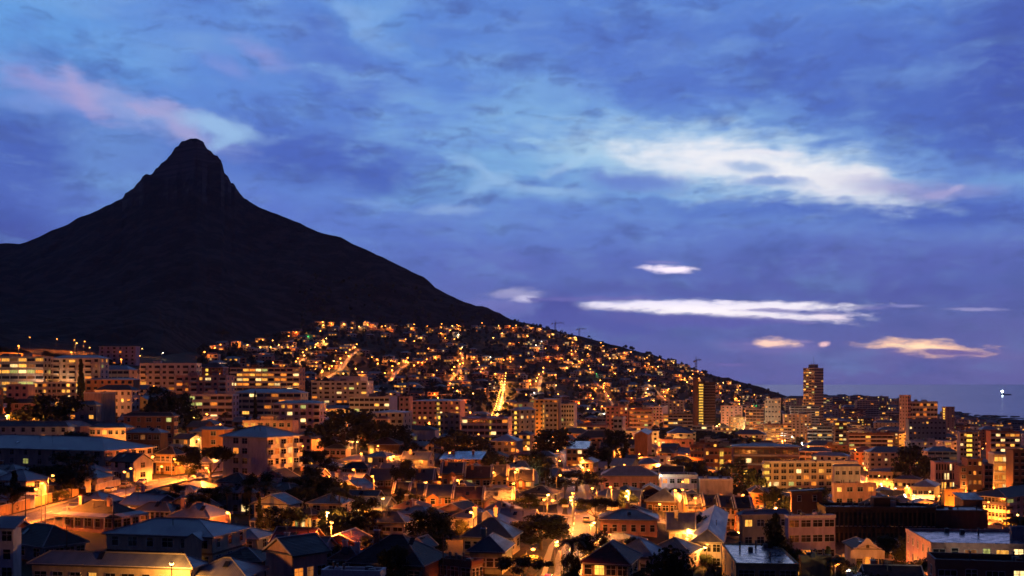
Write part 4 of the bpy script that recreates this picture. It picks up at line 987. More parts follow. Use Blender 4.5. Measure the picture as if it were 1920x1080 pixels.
B('the pale block behind the brown tower', 'apartments', 'pale blocky flats behind the brown tower', 1240, 1282, 1296, 752, 1180, 12, wall='pale', roof='flat', rc='grey', rh=.8, f=w(6, lit=.2), r=w(2, lit=.1))
B('the blocky flats by the brown tower', 'apartments', 'grey-mauve flats with scattered lights beside the brown tower', 1212, 1242, 1252, 764, 1090, 12, wall='lilac', roof='flat', rc='grey', f=w(5, lit=.25))
B('the low olive flats', 'apartments', 'olive flats with ribbon windows at the foot of the brown tower', 1244, 1298, 1304, 778, 1030, 6, wall='ochre', roof='flat', rc='slate', f=w(6, lit=.3, st='band'))
B('the pink boxy flats', 'apartments', 'pink boxy flats between the brown tower and the square', 1352, 1392, 1400, 762, 1280, 8, wall='pink', roof='flat', rc='grey', f=w(5, lit=.15))
B('the wide mauve flats', 'apartments', 'wide mauve flats right above the bright square', 1398, 1432, 1440, 768, 1180, 8, wall='lilac', roof='flat', rc='silver', f=w(5, lit=.2, st='band'))
B('the yellow lit corner shop', 'building', 'low yellow-lit shop building fronting the bright square', 1340, 1372, 1380, 802, 1050, 8, wall='cream', roof='flat', rc='dark', f=w(6, lit=.7))
B('the yellow back wall', 'building', 'bright yellow-lit long shop block behind the square', 1368, 1400, 1412, 783, 1210, 8, wall='ochre', roof='flat', rc='dark', f=w(5, lit=.9))
B('the brick block by the square', 'apartments', 'brick block with horizontal lights to the seaward side of the square', 1432, 1484, 1494, 797, 980, 8, wall='brick', roof='flat', rc='dark', f=w(7, lit=.25, st='band'))
B('the blue-topped hall', 'apartments', 'wide grey-blue flat-topped building before the seaside tower', 1482, 1536, 1552, 762, 1330, 8, wall='grey', roof='flat', rc='silver', f=w(7, lit=.15, st='band'))
B('the lit-window white block', 'apartments', 'white-mauve block with small orange lights below the blue-topped hall', 1470, 1522, 1532, 778, 1150, 6, wall='pale', roof='flat', rc='grey', f=w(7, lit=.35))
B('the dark stepped block', 'apartments', 'dark stepped brown block with glowing left windows', 1514, 1560, 1572, 800, 930, 8, wall='brown', roof='flat', rc='dark', f=w(5, lit=.35, st='band'))
B('the slab-roofed brown block', 'apartments', 'brown block under an oversailing dark flat roof, two lit window bands', 1592, 1674, 1684, 816, 820, 5, wall='brown', roof='flat', rc='dark', rh=1.4, ov=2., f=w(8, st='band', lit=.22), r=w(2, lit=.1))
B('the amber-windowed block', 'apartments', 'narrow block with stacked amber windows beside the slab-roofed brown block', 1566, 1588, 1594, 792, 900, 8, wall='brown', roof='flat', rc='grey', f=w(3, lit=.6, st='strip'))
B('the tall white slab', 'tower', 'tall pale slab with an orange-lit flank and rooftop hut', 1686, 1702, 1708, 742, 1150, 60, wall='pink', roof='flat', rc='grey', rh=.8, f=w(3, lit=.05, fl=14, w=1.2), r=w(2, lit=.1, fl=14))
B('the wide white slab', 'apartments', 'wide white apartment slab with long balconies beside the tall white slab', 1704, 1758, 1766, 754, 1160, 6, wall='pale', roof='flat', rc='grey', rh=.8, f=w(8, st='band', lit=.22, fl=9), r=w(2, lit=.1))
B('the patterned grey block', 'apartments', 'dark block with pale central panel of square windows', 1704, 1774, 1782, 788, 950, 5, wall='grey', roof='flat', rc='dark', rh=.8, f=w(9, lit=.06, fl=7, w=1.5), r=w(2, lit=0))
B('the lit-stair seaside flats', 'apartments', 'small flats with a column of bright stair windows by the shore', 1766, 1774, 1790, 764, 1330, 50, wall='pink', roof='flat', rc='grey', f=w(1, lit=0, stair=(.5, 2.)), r=w(2, lit=.1))
B('the green stair block', 'apartments', 'grey block with a tall yellow-green glazed stair', 1800, 1834, 1850, 812, 690, 12, wall='grey', roof='flat', rc='dark', f=w(5, lit=.1, stair=(.52, 3.2)), r=w(2, lit=.2))
B('the warm balcony flats', 'apartments', 'orange flats with glowing stacked balconies under a dark flat roof', 1858, 1912, 1926, 812, 640, 8, wall='orange', roof='flat', rc='dark', rh=1., f=w(6, lit=.5, st='band'), r=w(2, lit=.2))
B('the floodlit yellow block', 'apartments', 'floodlit yellow-green block with stacked deep balconies', 1864, 1896, 1904, 852, 520, 8, wall='cream', roof='flat', rc='grey', rh=.6, f=w(4, lit=.85, st='band', fl=5), r=w(1, lit=0))
B('the dark shopping block', 'apartments', 'dark block at the frame edge with white and red lights', 1900, 1960, 1970, 848, 500, 6, wall='brown', roof='flat', rc='dark', f=w(5, lit=.2))
B('the striped pink office', 'building', 'pink office block with closely set vertical fins', 1754, 1796, 1804, 868, 515, 8, wall='pink', roof='flat', rc='slate', rh=.4, f=w(0, st='fins', fin='pink', lit=.3, fl=4), r=w(2, lit=0))
B('the red twin tower', 'apartments', 'dark red block with one column of white-lit windows', 1814, 1842, 1848, 861, 480, 8, wall='brick', roof='flat', rc='dark', rh=.4, f=w(3, lit=.35, fl=5, w=1.1), r=w(1, lit=0))
B('the lower red tower', 'apartments', 'narrow dark red block attached before the striped office', 1800, 1814, 1818, 876, 462, 8, wall='brick', roof='flat', rc='dark', rh=.4, f=w(1, lit=.2))
B('the second red tower', 'apartments', 'narrow dark red block beyond the red twin tower', 1846, 1862, 1868, 872, 500, 8, wall='brick', roof='flat', rc='dark', rh=.4, f=w(2, lit=.1))
B('the long hotel-like block', 'apartments', 'long pale four-storey block with dark hipped roof receding beside the bright street', 1820, 1886, 1990, 934, 392, 52, wall='pale', rc='char', rh=2.6, ov=1., f=w(10, lit=.04, fl=4, w=1.2), r=w(7, st='bal', lit=.12, fl=4))
B('the orange rooftop cube', 'building', 'plain orange water-tower cube with four round holes', 1765, 1771, 1806, 919, 335, 80, wall='ochre', roof='flat', rc='dark', rh=.3, f=dict(st='none'), r=dict(st='none'))
B('the long louvred hall', 'building', 'very long dark brown hall with vertical window slots and blue-edged flat roof', 1548, 1754, 1762, 956, 288, 3, wall='umber', roof='flat', rc='silver', rh=.7, f=w(0, st='fins', fin='umber', lit=.0, fl=2), r=dict(st='none'))
B('the brown service wing', 'building', 'plain brown windowless wing joined to the end of the long louvred hall', 1756, 1852, 1862, 959, 291, 3, wall='brown', roof='flat', rc='dark', rh=.3, f=dict(st='none'))
B('the dark pent-roofed shed', 'building', 'dark glazed upper room with a sloping roof behind the brown service wing', 1806, 1842, 1852, 938, 318, 8, wall='brown', roof='skillion', rc='dark', rh=1., f=w(7, lit=.5, fl=1))
B('the curly-gabled cottage', 'cottage', 'white cottage with a curved ornamental gable', 1604, 1648, 1656, 1029, 240, 4, wall='white', roof='gable', ridge='y', rc='char', rh=.9, f=w(3, lit=.1, fl=1))
B('the white-pink balcony apartments', 'apartments', 'apartment block with blue-lit flat roof and pink flank in the lower right corner', 1699, 1746, 1985, 1022, 205, 97, hut=False, wall='pink', roof='flat', rc='silver', rh=.5, f=w(5, lit=0, w=.8, h=1.3), r=w(8, st='bal', lit=.42))
B('the grey roof cabin', 'building', 'grey box building at the right edge above the corner apartments', 1893, 1897, 1960, 990, 212, 82, D=14, wall='grey', roof='flat', rc='slate', rh=.3, r=w(2, lit=0))
B('the wet flat-roofed building', 'building', 'building with a wide wet blue-shining flat roof and a glowing window below', 1354, 1380, 1497, 1058, 190, 95, hut=False, wall='ochre', roof='flat', rc='silver', rh=.25, f=w(2, lit=0), r=w(3, lit=.0, fl=2, w=2.6))
B('the brown boxy building', 'building', 'plain brown box beside the wet flat-roofed building', 1498, 1502, 1558, 1046, 200, 82, wall='ochre', roof='flat', rc='dark', rh=.4, r=dict(st='none'))
B('the white bay-windowed house', 'house', 'pinkish-white flat-roofed house with wide framed windows', 1472, 1478, 1566, 970, 248, 82, wall='lilac', roof='flat', rc='silver', rh=.4, r=w(4, lit=.2, w=2.4, fl=3))
B('the orange two-storey house', 'house', 'orange-lit plain two-storey house with blue hipped roof and a dark tree before it', 1386, 1392, 1482, 966, 262, 80, wall='cream', rc='blue', rh=1.2, r=w(4, lit=.12, fl=2, w=1.7))
B('the pinkish stair-lit flats', 'apartments', 'six-storey pinkish apartments with a glowing glass stairwell at the left', 1430, 1434, 1561, 868, 440, 84, wall='cream', roof='flat', rc='silver', rh=.7, f=w(2, lit=.5, st='band'), r=w(9, lit=.22, fl=7, w=2.0, stair=(.03, 2.)))
B('the brown lift house', 'building', 'plain dark brown box with slanting roof before the pinkish stair-lit flats', 1481, 1484, 1542, 922, 300, 82, wall='brown', roof='skillion', rc='dark', rh=.5, r=w(2, lit=0, fl=3, w=1.))
B('the blue-roofed pink flats', 'apartments', 'pinkish-white flats with blue roof edge beside the bright street', 1561, 1564, 1613, 875, 470, 82, wall='white', rc='blue', rh=1.4, r=w(4, lit=0, fl=3, w=1.6))
B('the low mauve flats', 'apartments', 'low mauve flat-roofed building below the bright street', 1560, 1564, 1642, 908, 395, 84, wall='pink', roof='flat', rc='silver', rh=.4, r=w(4, lit=.2, fl=3))
B('the first floodlit shophouse', 'building', 'yellow floodlit two-storey shophouse with dark roof at the top of the bright street', 1628, 1690, 1700, 886, 560, 30, wall='cream', rc='rust', rh=1.6, f=w(7, lit=.2, fl=2))
B('the middle floodlit shophouse', 'building', 'yellow floodlit shophouse in the middle of the bright street', 1676, 1724, 1730, 900, 500, 30, wall='cream', rc='rust', rh=1.6, f=w(6, lit=.2, fl=2))
B('the hipped corner shophouse', 'building', 'floodlit corner shophouse with pale hipped roof in the bright street', 1710, 1752, 1762, 914, 455, 28, wall='cream', rc='grey', rh=2.4, f=w(4, lit=.2, fl=2))
B('the dark long flats', 'apartments', 'long brown flats with dark hipped roof and a few lit balconies', 1376, 1498, 1508, 838, 620, 5, wall='brown', rc='slate', rh=1.4, ov=1., f=w(11, st='band', lit=.18, fl=4), r=w(2, lit=.2))
B('the brick stair-lit block', 'apartments', 'brick block with yellow stair strip beside the dark long flats', 1322, 1372, 1380, 843, 560, 5, wall='brick', roof='flat', rc='dark', f=w(6, lit=.3, fl=4, stair=(.62, 1.8)), r=w(1, lit=0))
B('the orange corner flats', 'apartments', 'small orange flats left of the brick stair-lit block', 1294, 1322, 1328, 838, 590, 8, wall='orange', roof='flat', rc='silver', f=w(4, lit=.3))
B('the pale walled store', 'building', 'long plain pale-walled flat building catching blue light', 1312, 1374, 1380, 900, 385, 4, wall='pale', roof='flat', rc='silver', rh=.4, f=dict(st='none'))
B('the mauve two-window house', 'house', 'mauve house with porch lamps left of the pale walled store', 1240, 1308, 1314, 894, 390, 4, wall='lilac', roof='flat', rc='grey', f=w(5, lit=.3))
B('the black-roofed verandah house', 'house', 'dark house whose big black roof hides an orange-lit porch', 1408, 1432, 1436, 925, 350, 8, wall='orange', rc='char', rh=3., f=w(3, lit=.5, fl=1))
for i, (a, c, rcx, wl, d) in enumerate([(1288, 1321, 'silver', 'ochre', 'pale-roofed'), (1321, 1350, 'dark', 'orange', 'black-roofed'), (1350, 1380, 'dark', 'cream', 'brightest-lit'), (1380, 1410, 'char', 'orange', 'end')]):
    B(f'the {d} terrace house', 'house', f'{d} two-storey terrace house with fretted balcony in the row of four', a, c, c+1, 946+i*2.5, 296-i*3, 2, D=8, wall=wl, roof='gable', rc=rcx, rh=2.4, f=w(3, lit=.15, fl=2, w=.9, h=2.0), extra=[('balrow', 'f', 1.5, 3.2), ('firewall',)], name='terrace_house', group='row of two-storey terrace houses')
# ------------------------------------------------------------------ centre
for i, (a, c, yt, rcx, wl, gs, d) in enumerate([(738, 768, 930, 'char', 'ochre', .3, 'double-gabled'), (768, 796, 930, 'dark', 'cream', 0, 'brightest yellow'), (798, 848, 931, 'slate', 'orange', .2, 'arch-windowed'), (850, 905, 937, 'rust', 'ochre', .25, 'brown-roofed'), (908, 960, 939, 'silver', 'pink', .3, 'mauve-roofed')]):
    B(f'the {d} gabled cottage', 'cottage', f'{d} orange-lit cottage in the terrace with fire walls and a small front gable', a, c, c+1, yt, 296-i*2, 2, D=9, wall=wl, roof='gable', rc=rcx, rh=2.6, f=w(3, lit=.35, fl=1, h=1.8), extra=[('firewall',)]+([('frontgable', -(c-a)*.03, 3., 1.2)] if gs else []), name='terrace_cottage', group='row of gabled terrace cottages', chim=1)
for i, (a, c, yt, rcx, wl, d) in enumerate([(690, 735, 912, 'slate', 'brown', 'dark'), (735, 772, 905, 'char', 'brown', 'black'), (776, 812, 902, 'slate', 'orange', 'brick-fronted'), (828, 868, 888, 'dark', 'orange', 'orange-eaved'), (872, 920, 895, 'rust', 'orange', 'red-brown'), (922, 950, 893, 'slate', 'ochre', 'glowing-end'), (952, 1000, 907, 'dark', 'orange', 'twin-dormered')]):
    B(f'the {d} back-row cottage', 'cottage', f'{d} cottage with tin roof and chimney in the second terrace row', a, c, c+1, yt, 335+i*3, 2, D=9, wall=wl, roof='gable', rc=rcx, rh=3., f=w(3, lit=.2, fl=1), extra=[('firewall',)]+([('frontgable', 0, 2.6, .8)] if i in (3, 5, 6) else []), name='terrace_cottage', group='second row of terrace cottages', chim=1)
B('the white strip-windowed house', 'house', 'white house with a high strip window, half lit, dark roof above', 690, 757, 772, 984, 236, 14, wall='white', rc='dark', rh=3.2, f=w(3, st='w', lit=.4, fl=1, w=2., h=.8), r=w(2, lit=0))
B('the grey-blue hipped house', 'house', 'pale house with blue hipped roof, grey chimneys and dark side windows', 862, 940, 968, 1000, 232, 16, wall='pale', rc='blue', rh=3., f=w(4, lit=.05), chim=2, r=w(2, lit=0))
B('the wide slate-roofed house', 'house', 'wide slate-roofed house with orange-lit end wall beside black trees', 868, 958, 975, 1010, 212, 12, wall='cream', rc='slate', rh=3.6, f=w(5, lit=.08), r=w(2, lit=0), chim=1)
B('the green-grey house', 'house', 'low dark green-grey roofed house in the bottom middle', 880, 942, 960, 1036, 192, 10, wall='green', rc='slate', rh=3., f=w(4, lit=.05), chim=1)
B('the brick parapet house', 'house', 'red brick house with stepped end wall and white rooftop terrace', 822, 884, 905, 1058, 182, 35, wall='brick', roof='flat', rc='silver', rh=.5, f=w(3, lit=0), r=w(3, lit=0))
B('the huge dark-roofed house', 'house', 'house under a huge dark pitched roof with a chimney in the foreground', 655, 790, 832, 1062, 178, 16, wall='brick', rc='char', rh=5., f=w(5, lit=0), chim=1)
B('the small white dormer cottage', 'cottage', 'small pale cottage with one thin lit window beside the black tree', 770, 800, 815, 1026, 205, 20, wall='pale', roof='gable', ridge='y', rc='slate', rh=1.6, f=w(2, lit=.5))
B('the red-roofed cottage', 'cottage', 'cottage with dark red tiled roof and two white flues', 620, 672, 690, 1052, 186, 12, wall='pale', rc='red', rh=3., f=w(3, lit=.1), chim=2)
B('the white parapet flat roof', 'building', 'flat dark roof framed by a bright white parapet at the bottom edge', 604, 712, 722, 1080, 152, 8, wall='white', roof='flat', rc='slate', rh=.7, f=w(3, lit=0))
B('the blue twin-gabled house', 'house', 'house with steep blue metal gables and pale ridge flashing', 1152, 1222, 1246, 1046, 196, 25, wall='lilac', roof='hip', rc='blue', rh=4., f=w(3, lit=.1), r=w(2, lit=.1))
B('the long pink-walled house', 'house', 'long blank pinkish wall house under a dark roof, lamp light on its left', 1126, 1232, 1244, 976, 250, 6, wall='pink', rc='dark', rh=2., f=w(6, lit=.0, fl=1, w=1.), r=w(2, lit=0))
B('the dark red-roofed house', 'house', 'house with a big dark red roof glowing at its left edge by the street', 1092, 1178, 1198, 1060, 178, 16, wall='ochre', rc='red', rh=4.2, f=w(4, lit=.2), r=w(2, lit=0))
B('the bright yellow porch cottage', 'cottage', 'cottage whose bright yellow veranda glows under a blue-grey roof', 1254, 1300, 1308, 994, 240, 8, wall='cream', roof='gable', rc='blue', rh=3., f=w(4, lit=.9, fl=1, h=1.9), chim=1)
B('the deep blue hipped house', 'house', 'house with deep blue hipped roof right of the bright yellow porch cottage', 1300, 1352, 1362, 1018, 222, 12, wall='pale', rc='blue', rh=3.8, f=w(3, lit=.2))
B('the brown-roofed corner cottage', 'cottage', 'dark brown-roofed cottage behind the bright yellow porch cottage', 1290, 1332, 1342, 984, 262, 10, wall='brown', rc='rust', rh=3., f=w(3, lit=.1))
B('the teal-roofed house', 'house', 'house with a bright teal-blue tin roof and garden lights', 1212, 1270, 1282, 942, 305, 18, wall='brown', rc='blue', rh=3.4, f=w(4, lit=.2))
B('the long blue-roofed hall', 'building', 'long low hall with straight blue roof in mid view', 1130, 1232, 1242, 893, 372, 4, wall='pink', rc='blue', rh=3., f=w(6, lit=.15, fl=1))
B('the silver-roofed cottage', 'cottage', 'cottage with a pale silver tin roof in mid view', 1062, 1102, 1110, 842, 480, 6, wall='ochre', roof='gable', rc='silver', rh=1.8, f=w(4, lit=.3))
B('the orange-lit tree house', 'house', 'orange glowing two-storey house above the dark tree by the central street', 1090, 1112, 1122, 868, 425, 14, wall='ochre', rc='slate', rh=1.6, f=w(3, lit=.7))
B('the orange-walled blank house', 'house', 'blank orange-red wall house below a blue gable, mid right', 1190, 1214, 1222, 815, 545, 10, wall='orange', roof='gable', ridge='y', rc='blue', rh=1.6, f=dict(st='none'))
B('the orange double-eaved house', 'house', 'orange house with doubled glowing eaves in mid view', 966, 994, 1002, 816, 520, 8, wall='orange', rc='rust', rh=1.6, f=w(4, lit=.5))
B('the grey hip-roofed house', 'house', 'grey-blue house with a large hipped roof, mid view', 918, 968, 980, 828, 500, 12, wall='grey', rc='blue', rh=3., f=w(4, lit=.05))
B('the white-eaved bungalow', 'cottage', 'bungalow with dark hipped roof and glowing white eaves', 776, 816, 824, 808, 540, 6, wall='white', rc='char', rh=2.4, f=w(5, lit=.1, fl=1))
B('the tall-windowed brown house', 'house', 'brown house with one tall yellow-lit window', 690, 748, 758, 834, 460, 6, wall='brown', rc='rust', rh=2.6, f=w(4, lit=.1, fl=1, stair=(.12, 1.5)))
B('the garden light house', 'house', 'low house beside the orange garden lights, mid left', 610, 648, 658, 842, 450, 12, wall='pink', rc='slate', rh=1.8, f=w(4, lit=.2))
B('the blue-panelled roof house', 'house', 'house with pale blue roof panels and tall thin chimneys', 826, 900, 910, 862, 415, 6, wall='brown', roof='skillion', rc='silver', rh=2., f=w(5, lit=.1), chim=2)
B('the dark house with lit gable', 'house', 'dark-roofed house with orange-lit gables among trees, mid left', 640, 690, 700, 880, 372, 14, wall='orange', rc='char', rh=3., f=w(4, lit=.2))
# ------------------------------------------------------------------ extra parts on landmark buildings
def find(label_start):
    for o in COL:
        if o.get('label', '').startswith(label_start): return o
cot = find('white cottage with a curved ornamental gable')
if cot:
    b = MB(); pr = [(-4.6,0),(-4.6,2.4),(-4.0,2.5),(-3.7,3.2),(-2.9,3.3),(-2.4,4.0),(-1.6,4.4),(-1.0,5.3),(-.5,5.9),(0,6.1)]; pr = pr+[(-x, z) for x, z in pr[-2::-1]]
    n = len(pr)
    wv = [c for c in cot.children if c.name.startswith('wall')][0].data.vertices; cw, cd, ch_ = max(v.co.x for v in wv), max(v.co.y for v in wv), max(v.co.z for v in wv if abs(v.co.x) > .1)
    sx_ = (cw+1.1)/4.6; f0 = [(x*sx_, -.25, z*.72) for x, z in pr]; f1 = [(x*sx_, .1, z*.72) for x, z in pr]
    wm = wallm('white'); b.face(f0[::-1][::-1], wm); b.face(f1[::-1], wm)
    for i in range(n): b.face([f0[i], f1[i], f1[(i+1) % n], f0[(i+1) % n]], wm)
    g = obj('ornamental_gable', b.mesh('gable'), cot, (0, -cd-.15, ch_-2.1))
    b = MB(); b.box(-.35, .35, -.32, -.2, 2.3, 3.0, PANE['dark']); obj('window', b.mesh('window'), g)
    b = MB(); b.box(-.6, .6, -.32, -.2, -1.6, .4, PANE['amber']); obj('door', b.mesh('door'), g)
cube = find('plain orange water-tower cube')
if cube:
    dim = [c for c in cube.children if c.name.startswith('wall')][0].data
    xs = max(v.co.x for v in dim.vertices); zs = max(v.co.z for v in dim.vertices)
    for k in (-1.6, -.5, .6, 1.7):
        b = MB(); b.cyl((-.02,0,0), (.05,0,0), .3, .3, IRON, 12); obj('round_hole', b.mesh('round_hole'), cube, (xs, k, zs-1.6))
tw = find('tallest orange-brown tower')
if tw:
    zs = max(v.co.z for c in tw.children if c.name.startswith('wall') for v in c.data.vertices)
    b = MB(); b.box(-5, 5, -4, 4, 0, 5.5, wallm('grey')); h = obj('roof_hut', b.mesh('roof_hut'), tw, (0, 0, zs+.3))
    for x in (-3, 0, 2.5):
        b = MB(); b.cyl((x, 0, 5), (x, 0, 10+3*(x == 0)*2), .3, .15, IRON, 6); obj('mast', b.mesh('mast'), h)

